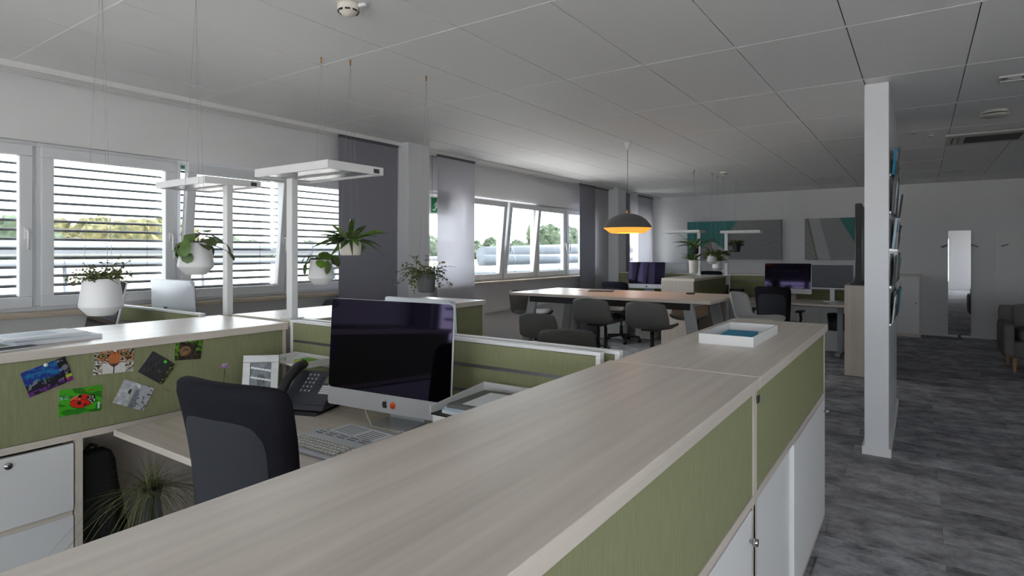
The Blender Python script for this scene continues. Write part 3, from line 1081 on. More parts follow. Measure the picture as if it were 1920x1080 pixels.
pl = thing('pendant_lamp', 'grey dome pendant lamp glowing warm orange inside', 'lamp', (-2.627, 6.04, 1.66))
zc = H - 1.66
prof = [(.262, .055), (.255, .072), (.235, .105), (.20, .145), (.15, .18), (.09, .204), (.03, .214), (.012, .216)]
MB().lathe(prof, 48, close=False).build('shade', 'shade_out', pl)
MB().lathe([(.262, .055), (.185, .0), (.13, .0), (.13, .012)] , 48, close=False).build('inner_reflector', 'lamp_diffuser', pl)
MB().lathe([(r - .004, z - .003) for r, z in prof][::-1], 48, close=False).build('inner_lining', 'shade_in', pl)
MB().lathe([(.001, .20), (.014, .20), (.014, .24), (.006, .262), (.001, .262)], 14, close=False).build('socket_neck', 'brass', pl)
MB().cyl((0, 0, .26), (0, 0, zc - .05), .0028, n=8).build('cord', 'mag_grey', pl)
MB().lathe([(.008, zc - .085), (.02, zc - .065), (.038, zc - .02), (.04, zc), (.001, zc)], 24, close=False).build('ceiling_rose', 'white_lac', pl)
MB().lathe([(.001, .20), (.02, .19), (.03, .15), (.038, .11), (.03, .08), (.001, .07)], 20, close=False).build('bulb', 'bulb', pl)
ld = bpy.data.lights.new('pendant_light', 'POINT'); ld.energy = 1.2; ld.color = (1, .62, .25); ld.shadow_soft_size = .04
lo = bpy.data.objects.new('pendant_light', ld); COL.objects.link(lo); lo.parent = pl; lo.location = (0, 0, .055)

# things on the high table
o = B(-.14, .14, -.09, .09, 0, .008).build('notebook', 'mag_dark', None, (-3.02, 6.20, 1.0), (0, 0, .3), bevel=.001)
tag(o, 'dark slim notebook lying on the high table', 'notebook')
o = MB().box(-.10, .10, -.07, .07, 0, .004).build('loose_paper', 'paper', None, (-3.22, 6.25, 1.0), (0, 0, -.2))
tag(o, 'white loose paper lying on the high table', 'paper')
o = MB().rbox(.09, .05, .018, .008, 3).build('black_remote', 'black_plastic', None, (-2.02, 6.30, 1.009), (0, 0, .2))
tag(o, 'small black remote lying on the high table', 'remote')

# ------------------------------------------------------------------ far counter, far cabinets, television
s5 = sideboard('sideboard', 'far light wood counter with wood end panel behind the high table', -3.14, -2.65, 8.45, 10.18, 1, [], grp='wood sideboards')
B(-.245, .231, -.865 - .012, -.866, 0, CT - .036).build('end_panel', 'wood_z', s5)
tvc = thing('tv_cabinet', 'light wood cabinet under the television beside the partition', 'cabinet', (-.53, 8.7, 0))
B(-.20, .18, -.72, -.70, 0, 1.06).build('end_panel', 'wood_z', tvc, bevel=.002)
B(-.20, .18, -.70, .7, 1.035, 1.06).build('top_board', 'wood_y', tvc)
B(-.20, .18, .70, .72, 0, 1.06).build('end_panel', 'wood_z', tvc)
B(.16, .18, -.70, .7, .03, 1.035).build('back_panel', 'wood_z', tvc)
for k in range(2):
    d = B(-.20, -.182, -.695 + k * .70, -.005 + k * .70, .05, 1.03).build('door', 'white_lac', tvc, bevel=.001)
    MB().cyl((-.2, -.04 + k * .08, .6), (-.22, -.04 + k * .08, .6), .009, n=12).build('knob', 'steel', d)
tv = thing('television', 'large black flat television seen almost edge-on', 'television', (-.60, 8.6, 1.062), .03)
B(-.03, .03, -.76, .76, .03, .95).build('housing', 'black_plastic', tv, bevel=.004)
B(-.0335, -.0305, -.745, .745, .045, .935).build('screen', 'tv_screen', tv)
for q in (-.5, .5):
    MB().prism([(-.12, 0), (.12, 0), (.03, .05), (-.03, .05)], q - .012, q + .012, 'y').build('foot', 'black_plastic', tv)
for k in range(4):
    MB().cyl((.0, -.7605, .22 + k * .2), (.0, -.7585, .22 + k * .2), .004, n=8).build('port', 'steel', tv)
for k in range(2):
    o = MB().tube([(-1.0 - k * .1, 10.05, .722), (-.92, 9.95, .724), (-.85, 10.02 - k * .08, .76), (-.78, 10.08, .80 + k * .05)], .004, 6).build('power_cable', 'cable')
    tag(o, ('pale cable curving over the far desk beside the matte monitor', 'second pale cable higher beside the matte monitor')[k], 'cable')


def low_cabinet(label, x0, x1, y0, y1, z, n, fr=-1):
    t = thing('wall_cabinet', label, 'cabinet', ((x0 + x1) / 2, (y0 + y1) / 2, 0), group='cabinets along the far wall')
    hx, hy = (x1 - x0) / 2, (y1 - y0) / 2
    B(-hx, hx, -hy, hy, z - .025, z).build('top_board', 'wood_x', t, bevel=.0015)
    for s in (-hx, hx - .02):
        B(s, s + .02, -hy, hy, .05, z - .025).build('side_panel', 'wood_z', t)
    B(-hx + .02, hx - .02, hy - .015, hy, .05, z - .025).build('back_panel', 'wood_z', t)
    B(-hx, hx, -hy + .01, hy, .0, .05).build('plinth', 'wood_x', t)
    w = (2 * hx - .04) / n
    for k in range(n):
        d = B(-hx + .02 + k * w + .002, -hx + .02 + (k + 1) * w - .002, -hy + .001, -hy + .019, .055, z - .03).build('door', 'white_lac', t, bevel=.001)
        MB().cyl((-hx + .02 + (k + (.92 if k % 2 == 0 else .08)) * w, -hy, z * .55), (-hx + .02 + (k + (.92 if k % 2 == 0 else .08)) * w, -hy - .02, z * .55), .009, n=12).build('knob', 'steel', d)


low_cabinet('long white cabinet row with wood top along the far wall', -4.0, -.66, 12.2, 12.63, 1.02, 8)
low_cabinet('white cupboard with wood edges beside the mirror', -.60, .02, 12.2, 12.63, 1.06, 1)


def art1(u, v):
    g = 132 + 8 * nz(u * 14 + v * 9, v * 30)
    if u > .47 + .09 * max(0, (v - .72) / .28):
        return (g, g, g + 2)
    if v < .5 - abs(u - .275) * 1.75:
        return (166, 166, 168) if u > .275 else (g, g, g + 2)
    return (44, 128, 124)


def art2(u, v):
    if u > .51 + .38 * (1 - v):
        return (10, 108, 104)
    e = .045 + .145 * (1 - v)
    if abs(u - e) < .012:
        return (120, 110, 70)
    if e < u < .22 + .17 * (1 - v):
        return (172, 174, 180)
    s = 6 * math.sin((u * 1.6 + v) * 40) * (1 if u < e else .4)
    return (140 + s, 140 + s, 141 + s)


a = thing('wall_canvas', 'wide teal and grey geometric acoustic canvas', 'picture', (-3.17, YF, 1.70), group='acoustic canvases on the far wall')
printed('printed_face', 1.86, .79, 90, 44, art1, a, (0, -.07, 0))
B(-.93, .93, -.07, -.001, -.395, .395).build('panel_core', 'wood_art', a)
a = thing('wall_canvas', 'grey canvas with pale diagonal band beside the television', 'picture', (-1.25, YF, 1.70), group='acoustic canvases on the far wall')
printed('printed_face', 1.14, .79, 100, 60, art2, a, (0, -.07, 0))
B(-.57, .57, -.07, -.001, -.395, .395).build('panel_core', 'wood_art', a)

mi = thing('wall_mirror', 'tall narrow mirror panel on the far corridor wall', 'mirror', (.56, YF, .04), group='mirror coat panels')
B(-.155, .155, -.03, -.001, 0, 1.78).build('backing', 'grey_metal', mi)
B(-.155, .155, -.034, -.0305, 0, 1.78).build('glass', 'mirror', mi)
for s in (-1, 1):
    MB().cyl((s * .155, -.02, 1.54), (s * .25, -.06, 1.50), .01, n=10).build('coat_peg', 'steel', mi)
B(-.02, .02, -.04, -.001, -.035, 0).build('foot', 'black_plastic', mi)
mi = thing('wall_panel', 'wide pale coat panel with peg beside the sofa', 'coat panel', (1.75, YF, .04))
B(-.72, .72, -.03, -.001, 0, 1.78).build('board', 'white_lac', mi, bevel=.002)
for s in (-.55, -.2, .2):
    MB().cyl((s, -.03, 1.54), (s - .09, -.09, 1.51), .01, n=10).build('coat_peg', 'steel', mi)

# ------------------------------------------------------------------ sofa
sf = thing('sofa', 'grey upholstered sofa on light wooden legs in the corridor', 'sofa', (1.75, 9.65, 0))
MB().rbox(1.7, .78, .22, .04, 6, None, (0, 0, .27)).build('base', 'sofa', sf)
for s in (-1, 1):
    MB().rbox(.12, .80, .40, .04, 6, None, (s * .86, 0, .38)).build('arm', 'sofa', sf)
    MB().rbox(.74, .62, .16, .06, 6, None, (s * .39, -.06, .44)).build('seat_cushion', 'sofa', sf)
    MB().rbox(.74, .20, .38, .07, 6, None, (s * .39, .30, .60)).build('back_cushion', 'sofa', sf)
MB().rbox(1.8, .14, .62, .05, 6, None, (0, .38, .46)).build('backrest', 'sofa', sf)
for sx in (-.80, .80):
    for sy in (-.32, .32):
        MB().cyl((sx, sy, .17), (sx * 1.01, sy * 1.02, 0), .024, .016, 12).build('leg', 'oak_leg', sf)

# ------------------------------------------------------------------ magazines on the partition
rk = thing('magazine_rack', 'steel magazine rack on the corridor face of the partition', 'rack', (-.178, 5.85, 0))
for k in range(5):
    B(0, .010, -.8, .8, .92 + k * .27, .935 + k * .27).build('rack_rail', 'steel', rk)
MC = ['paper', 'mag_grey', 'mag_dark', 'mag_dark', 'teal_paper', 'mag_grey', 'paper_blue', 'mag_dark']
rowname = ['lowest', 'second', 'middle', 'fourth', 'top']
for k in range(5):
    for j in range(7):
        y = 5.2 + j * .215 + rnd.uniform(-.03, .03)
        th = rnd.uniform(.006, .02)
        t = thing('magazine', 'magazine hung on the %s rail of the partition rack, %s from the free end' % (rowname[k], ordw[j]), 'magazine', (-.166, y, .935 + k * .27), group='magazines on the partition rack')
        t.rotation_euler = (0, rnd.uniform(.03, .13), 0)
        hgt = rnd.uniform(.19, .25)
        B(0, th, -.098, .098, 0, hgt).build('cover', MC[(k * 3 + j * 5) % 8], t)
        B(th, th + .001, -.08, .08, hgt * .55, hgt * .9).build('cover_panel', MC[(k + j * 3 + 2) % 8], t)

# ------------------------------------------------------------------ ceiling fittings


def smoke_detector(label, x, y, s=1.0):
    t = thing('smoke_detector', label, 'smoke detector', (x, y, H), group='smoke detectors')
    MB().lathe([(.001, 0), (.052 * s, 0), (.054 * s, -.018 * s), (.05 * s, -.03 * s), (.034 * s, -.048 * s), (.02 * s, -.056 * s), (.001, -.058 * s)], 32, close=False).build('housing', 'pot_cream', t)
    for k in range(8):
        a = 2 * PI * k / 8
        MB().bar((.0488 * s * math.cos(a - .25), .0488 * s * math.sin(a - .25), -.036 * s), (.0488 * s * math.cos(a + .25), .0488 * s * math.sin(a + .25), -.036 * s), .006, .007).build('slot', 'vent_dark', t)
    return t


sd = smoke_detector('white smoke detector with side tab at the top of the picture', -2.29, 1.92)
B(.055, .095, -.008, .012, -.022, -.004).build('side_tab', 'white_lac', sd, rot=(0, 0, .3), bevel=.003)
smoke_detector('distant white smoke detector beyond the pendant lamp', -2.42, 9.1)
sp = thing('ceiling_speaker', 'round white ceiling sensor in front of the air conditioner', 'sensor', (.53, 6.5, H))
MB().lathe([(.001, 0), (.10, 0), (.10, -.012), (.085, -.02), (.085, -.03), (.11, -.034), (.11, -.04), (.07, -.052), (.001, -.055)], 36, close=False).build('housing', 'ac_grey', sp)
MB().lathe([(.087, -.0205), (.087, -.0295)], 36, close=False).build('shadow_gap', 'vent_dark', sp)

dl = thing('ceiling_spotlight', 'square recessed spotlight at the right picture edge', 'lamp', (.60, 5.32, H))
frame = MB()
for a_ in ((-.15, .15, -.075, -.06), (-.15, .15, .06, .075), (-.15, -.135, -.06, .06), (.135, .15, -.06, .06)):
    frame.box(a_[0], a_[1], a_[2], a_[3], -.012, 0)
frame.build('frame', 'ac_grey', dl)
B(-.135, .135, -.06, .06, -.004, -.001).build('reflector', 'steel', dl)
MB().lathe([(.001, -.014), (.03, -.012), (.04, -.004)], 24, (-.06, 0, 0), close=False).build('lens', 'white_lac', dl)
MB().lathe([(.001, -.014), (.03, -.012), (.04, -.004)], 24, (.06, 0, 0), close=False).build('lens', 'white_lac', dl)

ac = thing('air_conditioner', 'ceiling cassette air conditioner with slatted grille', 'air conditioner', (.62, 7.85, H - .003))
B(-.40, .40, -.34, .34, -.022, 0).build('panel', 'ac_grey', ac, bevel=.006)
for k in range(9):
    y = -.17 + k * .042
    B(-.22, .22, y, y + .008, -.030, -.0225).build('grille_slat', 'joint_grey', ac, rot=(0, 0, 0))
B(-.23, .23, -.19, .20, -.0245, -.0221).build('grille_recess', 'vent_dark', ac)
for s in (-1, 1):
    B(s * .31 - .03, s * .31 + .03, -.2, .2, -.026, -.0221).build('air_slot', 'vent_dark', ac)
    B(s * .31 - .018, s * .31 + .018, -.19, .19, -.032, -.0262).build('air_flap', 'ac_grey', ac)
for k, (x, y) in enumerate(((.42, 10.9), (-.05, 7.2), (.10, 7.5))):
    o = thing('ceiling_vent', ('small flat ceiling vent near the far wall', 'small ceiling clip next to the partition', 'small ceiling clip in front of the air conditioner')[k], 'vent', (x, y, H))
    w_ = .12 if k == 0 else .02
    B(-w_, w_, -.05, .05, -.012, 0).build('cover', 'ac_grey', o, bevel=.003)
    B(-w_ * .8, w_ * .8, -.006, .006, -.0135, -.0121).build('slot', 'vent_dark', o)

# ------------------------------------------------------------------ plants


def leaf_mesh(name, L_, w, m, droop=.25, fold=.15, n=5, round_=False):
    mb = MB()
    vs = []; fs = []
    for i in range(n + 1):
        t = i / n
        if round_:
            ww = w * math.sqrt(max(0, 1 - (2 * t - 1) ** 2)) + .0004
        else:
            ww = w * math.sin(PI * min(1, t * .92 + .05)) ** .8 * (1 - .3 * t) + .0004
        x = L_ * t
        z = -droop * L_ * t * t
        vs += [(x, -ww, z + fold * ww), (x, 0, z), (x, ww, z + fold * ww)]
    for i in range(n):
        b = i * 3
        fs += [(b, b + 3, b + 4, b + 1), (b + 1, b + 4, b + 5, b + 2)]
    mb.add(vs, fs, True)
    return mb.mesh(name, m)


PB = [(.020, -.06), (.0, 0)]
SQUAT = [(.001, -.150), (.040, -.150), (.0435, -.1495), (.046, -.148), (.060, -.132), (.0745, -.1165), (.0768, -.113), (.0775, -.109), (.0772, -.104), (.071, -.055), (.0635, -.003), (.063, -.001), (.062, 0), (.060, 0), (.057, -.003), (.060, -.02), (.001, -.022)]
CUP = [(.001, -.104), (.053, -.104), (.0555, -.1035), (.059, -.1015), (.0612, -.098), (.062, -.093), (.0625, -.09), (.0665, -.045), (.0698, -.004), (.070, -.002), (.069, 0), (.066, -.002), (.064, -.018), (.001, -.02)]
CUPG = [(.001, -.131), (.042, -.131), (.048, -.130), (.055, -.126), (.059, -.120), (.061, -.112), (.0615, -.108), (.064, -.055), (.0658, -.004), (.066, -.002), (.065, 0), (.062, -.002), (.060, -.018), (.001, -.02)]


def planter(label, x, y, zrim, prof, pm_, s=1.0, rim=.062, cords=3):
    t = thing('hanging_planter', label, 'hanging plant', (x, y, zrim), group='hanging planters')
    body = prof[:-1]
    MB().lathe([(r * s, z * s) for r, z in prof], 36, close=False).build('pot', pm_, t)
    MB().lathe([(.001, -.013 * s), ((rim - .003) * s, -.016 * s)], 24, close=False).build('soil', 'soil', t)
    zt = H - zrim - .03
    for k in range(cords):
        a = 2 * PI * k / cords + .3
        c = MB().cyl((rim * s * .97 * math.cos(a), rim * s * .97 * math.sin(a), -.012), (0, 0, zt), .0007, n=5).build('cord', 'cord', t)
    MB().cyl((0, 0, zt - .005), (0, 0, H - zrim), .005, n=10).build('ceiling_hook', 'brass', t)
    MB().cyl((rim * s * .7, -rim * s * .72, -.012), (rim * s * .712, -rim * s * .735, -.012), .003, n=8).build('eyelet', 'black_ink', t)
    return t


def foliage(t, n_stem, length, leaf_l, leaf_w, m, seed, up=.5, trail=.6, per=9, s=.05, spread=(0, 2 * PI)):
    """fine twiggy foliage: stems as one part, the countless leaves as another"""
    r = random.Random(seed)
    st = MB(); lf = MB()
    for k in range(n_stem):
        a = r.uniform(*spread)
        d = Vector((math.cos(a), math.sin(a), 0))
        p = d * r.uniform(0, s) + Vector((0, 0, -.012))
        Lk = length * r.uniform(.45, 1.0)
        pts = [p.copy()]
        v = d * r.uniform(.3, .9) + Vector((0, 0, r.uniform(.25, 1) * up))
        nst = 7
        for q in range(nst):
            v = v + Vector((r.uniform(-.25, .25), r.uniform(-.25, .25), -trail * r.uniform(.1, .5)))
            v.normalize()
            p = p + v * Lk / nst
            pts.append(p.copy())
        st.tube(pts, .0009, 4)
        for q in range(per):
            f = r.uniform(.1, 1) * nst
            i = min(int(f), nst - 1)
            c = pts[i].lerp(pts[i + 1], f - i)
            dd = Vector((r.uniform(-1, 1), r.uniform(-1, 1), r.uniform(-.4, .6))).normalized()
            sd_ = dd.cross(Vector((r.uniform(-1, 1), r.uniform(-1, 1), 1))).normalized()
            l, w = leaf_l * r.uniform(.7, 1.2), leaf_w * r.uniform(.7, 1.2)
            c2 = c + dd * l * .3
            lf.add([c, c2 + dd * l * .25 + sd_ * w, c2 + dd * l * .75, c2 + dd * l * .25 - sd_ * w], [(0, 1, 2, 3)])
    st.build('stems', 'stem', t)
    o = lf.build('foliage', m, t)
    o['kind'] = 'stuff'


def leafy(t, specs, seed, round_=False):
    """specs: list of (azimuth deg, elevation deg, stem length, leaf length, leaf half width, material, droop)"""
    st = MB()
    for (az, el, sl, ll, lw, m, dr_) in specs:
        a, e = math.radians(az), math.radians(el)
        d = Vector((math.cos(a) * math.cos(e), math.sin(a) * math.cos(e), math.sin(e)))
        p0 = Vector((math.cos(a) * .018, math.sin(a) * .018, -.015))
        p1 = p0 + Vector((d.x, d.y, d.z)) * sl
        if sl > .01:
            st.tube([p0, p0 + Vector((d.x * .4, d.y * .4, max(d.z, .25))) * sl * .6, p1], .0016, 5)
        key = (round(ll, 3), round(lw, 3), m, round(dr_, 2), round_)
        if key not in LM:
            LM[key] = leaf_mesh('leaf', ll, lw, m, dr_, .12, 6, round_)
        o = link('leaf', LM[key], t, p1, (0, 0, 0))
        if round_:
            o.rotation_euler = (math.radians(rnd.uniform(-20, 20)), math.radians(55 - el * .6 + rnd.uniform(-25, 25)), a)
        else:
            o.rotation_euler = (math.radians(rnd.uniform(-35, 35)), -e, a)
    if st.v:
        st.build('stems', 'stem', t)


LM = {}
p1 = planter('white hanging pot with fine twiggy plant, nearest the picture edge', -2.745, 1.035, 1.343, SQUAT, 'pot_white')
foliage(p1, 70, .125, .013, .006, 'leaf_olive', 3, up=1.1, trail=.45, per=12)
p2 = planter('white hanging pot with big round leaves above the first desk', -2.75, 1.42, 1.494, SQUAT, 'pot_white', .98)
R2 = random.Random(11)
sp2 = [(R2.uniform(0, 360), R2.uniform(15, 70), R2.uniform(.02, .085), R2.choice((.072, .08, .06)), R2.choice((.028, .032)), R2.choice(('leaf_dark', 'leaf_light', 'leaf_grey')), .25) for _ in range(17)]
sp2 += [(195, 25, .05, .085, .026, 'leaf_dark', .2), (35, 5, .12, .06, .022, 'leaf_dark', .3), (30, -10, .135, .055, .02, 'leaf_dark', .3), (-60, -5, .06, .05, .024, 'leaf_dark', .3), (-50, -25, .07, .05, .025, 'leaf_dark', .1), (60, 60, .05, .08, .02, 'leaf_grey', .1)]
leafy(p2, sp2, 2, True)
p3 = planter('white hanging pot with round leaves beside the luminaire post', -3.05, 2.345, 1.404, SQUAT, 'pot_white', 1.02)
R3 = random.Random(19)
sp3 = [(R3.uniform(0, 360), R3.uniform(10, 60), R3.uniform(.03, .085), R3.choice((.066, .074)), .033, R3.choice(('leaf_dark', 'leaf_light', 'leaf_grey', 'leaf_dark')), .2) for _ in range(15)]
sp3 += [(200, 8, .06, .064, .029, 'leaf_light', .2), (230, -12, .07, .066, .031, 'leaf_dark', .1), (-10, 10, .06, .08, .024, 'leaf_grey', .4), (20, 30, .08, .07, .024, 'leaf_dark', .5)]
leafy(p3, sp3, 3, True)
p4 = planter('cream hanging pot with spiky strap leaves before the dark curtain', -2.94, 2.48, 1.534, CUP, 'pot_cream', 1.0, .068)
R4 = random.Random(23)
sp4 = []
for k in range(46):
    el = R4.choice((8, 15, 25, 35, 50)) + R4.uniform(-8, 8)
    sp4.append((k * 137.5 % 360, el, 0.015, R4.choice((.12, .15, .18)), R4.choice((.018, .022)), R4.choice(('leaf_dark', 'leaf_dark', 'leaf_light', 'leaf_grey')), R4.choice((.3, .5, .7))))
sp4 += [(120, 70, .03, .13, .006, 'leaf_dark', 0), (210, 62, .03, .10, .01, 'leaf_light', .1), (-40, 20, .03, .14, .012, 'leaf_dark', 1.1), (-80, 20, .02, .12, .013, 'leaf_dark', 1.1)]
leafy(p4, sp4, 4)
mb = MB()
mb.tube([(0, 0, 0), (.004, 0, .06), (.006, 0, .10)], .0014, 5)
mb.build('flower_stalk', 'leaf_light', p4)
mb = MB()
for k in range(6):
    a = k * PI / 3
    mb.add([(.006, 0, .098), (.006 + .010 * math.cos(a), .010 * math.sin(a), .112), (.006 + .004 * math.cos(a), .004 * math.sin(a), .125), (.006 + .003 * math.cos(a + .8), .003 * math.sin(a + .8), .112)], [(0, 1, 2, 3)])
mb.build('flower', 'paper', p4)
p5 = planter('dark grey hanging pot with trailing ivy before the pillar', -2.78, 3.0, 1.304, CUPG, 'pot_grey', .98)
foliage(p5, 60, .24, .017, .009, 'leaf_olive', 31, up=1.2, trail=.8, per=14)

# far group of hanging pots
f1 = planter('dark hanging basket with long leaves in front of the far luminaire post', -2.706, 8.62, 1.55, CUPG, 'pot_black', .95)
R5 = random.Random(5)
leafy(f1, [(k * 137.5 % 360, R5.uniform(5, 55), .03, R5.choice((.2, .26)), .022, R5.choice(('leaf_dark', 'leaf_light')), R5.choice((.3, .6))) for k in range(26)], 5)
f2 = planter('cream hanging pot directly below the dark hanging basket', -2.80, 8.88, 1.33, [(r * 1.0, z * 1.9) for r, z in CUP], 'pot_cream', 1.0, .068)
leafy(f2, [(k * 137.5 % 360, R5.uniform(15, 65), .03, R5.choice((.12, .15)), .02, 'leaf_dark', .4) for k in range(22)], 6)
f3 = planter('white waisted hanging pot, first of the far cluster of three', -2.61, 9.18, 1.42, SQUAT, 'pot_white', 1.0)
foliage(f3, 50, .17, .032, .017, 'leaf_olive', 41, up=1, trail=.8, per=9)
f4 = planter('white hanging pot lowest of the far cluster of three', -2.62, 9.5, 1.315, SQUAT, 'pot_white', .98)
foliage(f4, 40, .15, .03, .014, 'leaf_light', 43, up=1.6, trail=.3, per=8)
f5 = planter('white cup hanging pot nearest the far luminaire post', -2.60, 9.75, 1.42, [(r, z * 1.35) for r, z in CUP], 'pot_white', 1.02, .068)
foliage(f5, 44, .15, .034, .018, 'leaf_dark', 47, up=1, trail=.5, per=9)
f6 = planter('dark grey hanging pot in front of the teal and grey canvas', -2.61, 10.61, 1.60, CUPG, 'pot_black', 1.1)
foliage(f6, 46, .16, .034, .018, 'leaf_olive', 53, up=1, trail=.6, per=9)

# grass plant in a glass vase under the desk
gv = thing('grass_plant', 'drooping grass arrangement in a glass vase under the desk corner', 'plant', (-2.60, 1.16, 0))
MB().lathe([(.001, .0), (.065, .0), (.072, .02), (.07, .20), (.045, .36), (.034, .44), (.045, .50), (.043, .50), (.032, .44), (.043, .36), (.066, .20), (.068, .03), (.001, .02)], 28, close=False).build('vase', 'vase_glass', gv)
rg = random.Random(77)
mb = MB()
for k in range(190):
    a = rg.uniform(0, 2 * PI)
    Lk = rg.uniform(.28, .46)
    el = math.radians(rg.choice((15, 25, 35, 45, 60, 80)) + rg.uniform(-10, 10))
    d = Vector((math.cos(a) * math.cos(el), math.sin(a) * math.cos(el), math.sin(el)))
    if math.sin(el) > .55:
        Lk = min(Lk, .19 / math.sin(el))
    p = Vector((rg.uniform(-.02, .02), rg.uniform(-.02, .02), .47))
    side = Vector((-math.sin(a), math.cos(a), 0)) * rg.uniform(.0012, .0022)
    n = 7
    vs = []
    fall = rg.choice((.8, 1.3, 1.7, 2.1)) if el < 1.2 else .35
    for i in range(n + 1):
        t = i / n
        c = p + d * Lk * t + Vector((0, 0, -fall * Lk * t * t * .6))
        vs += [c - side * (1 - .8 * t), c + side * (1 - .8 * t)]
    mb.add(vs, [(2 * i, 2 * i + 1, 2 * i + 3, 2 * i + 2) for i in range(n)], True)
o = mb.build('blades', 'grass_blade', gv)
o['kind'] = 'stuff'
mb = MB()
for k in range(5):
    mb.tube([(rg.uniform(-.02, .02), rg.uniform(-.02, .02), .03), (rg.uniform(-.015, .015), rg.uniform(-.015, .015), .48)], .004, 6)
mb.build('stalks', 'stem', gv)

# dark bag in the recess beside the drawers
bg = thing('black_bag', 'black soft bag leaning in the recess beside the drawers', 'bag', (-2.93, 1.12, 0))


def bag_f(p):
    t = (p.z + .33) / .66
    return (p.x * (1 - .35 * t) + .02 * nz(p.y * 9, p.z * 9), p.y * (1.15 - .55 * t) - .05 * t + .012 * nz(p.x * 20, p.z * 14), p.z)


MB().rbox(.15, .21, .60, .05, 10, bag_f, (0, 0, .302)).build('body', 'bag_black', bg)
MB().tube([(.0, -.03, .58), (.0, -.035, .615), (.0, -.055, .625), (.0, -.07, .61), (.0, -.075, .58)], .007, 8).build('strap', 'bag_black', bg)

# ------------------------------------------------------------------ postcards


def c_fish(u, v):
    n = nz(u * 6, v * 6, 3) + .5 * nz(u * 16, v * 16, 7)
    if v > .45 + .15 * n and u < .78:
        return (8, 95 + 40 * n, 150 + 30 * n) if n > -.05 else (30, 45, 130)
    if (u - .72) ** 2 * 6 + (v - .55) ** 2 * 30 < .12:
        return (30, 90, 40) if math.sin(u * 60) > 0 else (90, 130, 190)
    if v < .18 and n > 0:
        return (95, 40, 120)
    if u > .86 and v < .3:
        return (210, 50, 40) if v < .15 else (170, 180, 50)
    if (u - .4) ** 2 + (v - .55) ** 2 < .02 and n > 0:
        return (60, 120, 80)
    if n > .25:
        return (120, 120, 130)
    return (12, 12, 28)


def c_tiger(u, v):
    x = abs(u - .5) * 2
    n = nz(u * 7, v * 7, 1)
    f = nz(u * 30, v * 22, 5)
    for (a, b) in ((.22, .70), (.79, .74)):
        e = (u - a) ** 2 * 1.6 + (v - b) ** 2 * 5
        if e < .005:
            return (18, 18, 20)
        if e < .016:
            return (168, 150, 92)
        if e < .036:
            return (30, 26, 24)
        if e < .06 and v < b:
            return (206, 128, 70)
    nose_w = .30 - .10 * (v - .3)
    if v > .40 and x < nose_w:
        if v > .75 and math.sin(u * 60 + v * 20) > .75:
            return (60, 44, 36)
        return (186 + 26 * f, 108 + 18 * f, 58 + 14 * f)
    if .24 < v <= .40 and x < (v - .22) * 1.7:
        return (70, 44, 38) if v < .36 else (150, 84, 56)
    if v <= .40 and x < .55:
        if abs(u - .5) < .01 and v < .24:
            return (60, 52, 50)
        return (214 + 22 * f, 212 + 22 * f, 208 + 22 * f)
    st = math.sin((v * 1.5 - x * .8 + .25 * n) * 26)
    if st > .62:
        return (52, 46, 44)
    if v < .5 and st < -.5:
        return (212, 208, 200)
    if n > .2 and v > .45:
        return (196, 130, 80)
    return (170 + 30 * f, 160 + 30 * f, 146 + 30 * f)


def c_bug(u, v):
    g = (34, 120, 18) if nz(u * 4 + v * 3, v * 5, 2) > .05 else (62, 165, 20)
    dx, dy = (u - .52) / .27, (v - .48) / .25
    d = dx * dx + dy * dy
    hx, hy = (u - .76) / .085, (v - .52) / .17
    if hx * hx + hy * hy < 1:
        return (24, 22, 22) if nz(u * 30, v * 30) < .25 else (225, 225, 215)
    if d < 1:
        for (a, b, r) in ((.47, .42, .05), (.48, .66, .045), (.60, .32, .035), (.66, .60, .03)):
            if (u - a) ** 2 + ((v - b) * .72) ** 2 < r * r:
                return (28, 16, 14)
        if abs(dy - .25) < .04:
            return (90, 14, 10)
        if dx < -.1 and dy > .15 and nz(u * 20, v * 20) > -.1:
            return (232, 130, 96)
        return (205, 34, 14)
    if d < 1.18 and v < .4:
        return (20, 60, 12)
    if u < .22 and .62 < v < .75 and nz(u * 22, v * 22) > 0:
        return (140, 200, 170)
    if .90 < u < .96 and .1 < v < .35:
        return (200, 210, 220)
    if abs(v - .9 + u * .05) < .015 and .5 < u < .9:
        return (120, 90, 30)
    return g


def c_ape(u, v):
    n = nz(u * 30 + 6 * v, v * 5 + u * 4, 4)
    base = 52 + 34 * n
    if u > .84:
        return (100 + 60 * n, 110 + 40 * n, 50) if nz(u * 12, v * 12) > 0 else (34, 32, 30)
    if (u - .62) ** 2 + (v - .42) ** 2 < .004:
        return (96, 88, 66)
    return (base, base, base + 4)


def c_grey(u, v):
    n = nz(u * 8, v * 8, 9) + .5 * nz(u * 26, v * 26, 4)
    if abs(u - .5 + .1 * (v - .5)) < .13 and v < .75:
        return (118 + 20 * n, 126 + 20 * n, 136 + 20 * n) if u > .47 else (170, 178, 160)
    if (u - .36) ** 2 * 2 + (v - .6) ** 2 < .012:
        return (40, 42, 48)
    if n > .28 and u > .5:
        return (100, 98, 98)
    return (182 + 34 * n, 186 + 34 * n, 192 + 34 * n)


def c_brown(u, v):
    n = nz(u * 7, v * 7, 12) + .5 * nz(u * 24, v * 24, 2)
    if (u < .16 or v > .82 or (u > .78 and v > .4)) and n > -.12:
        return (70 + 60 * n, 120 + 60 * n, 26)
    if (u - .38) ** 2 + (v - .42) ** 2 * .8 < .05:
        return (128 + 50 * n, 100 + 40 * n, 70 + 30 * n)
    return (44 + 40 * n, 36 + 34 * n, 28 + 26 * n)


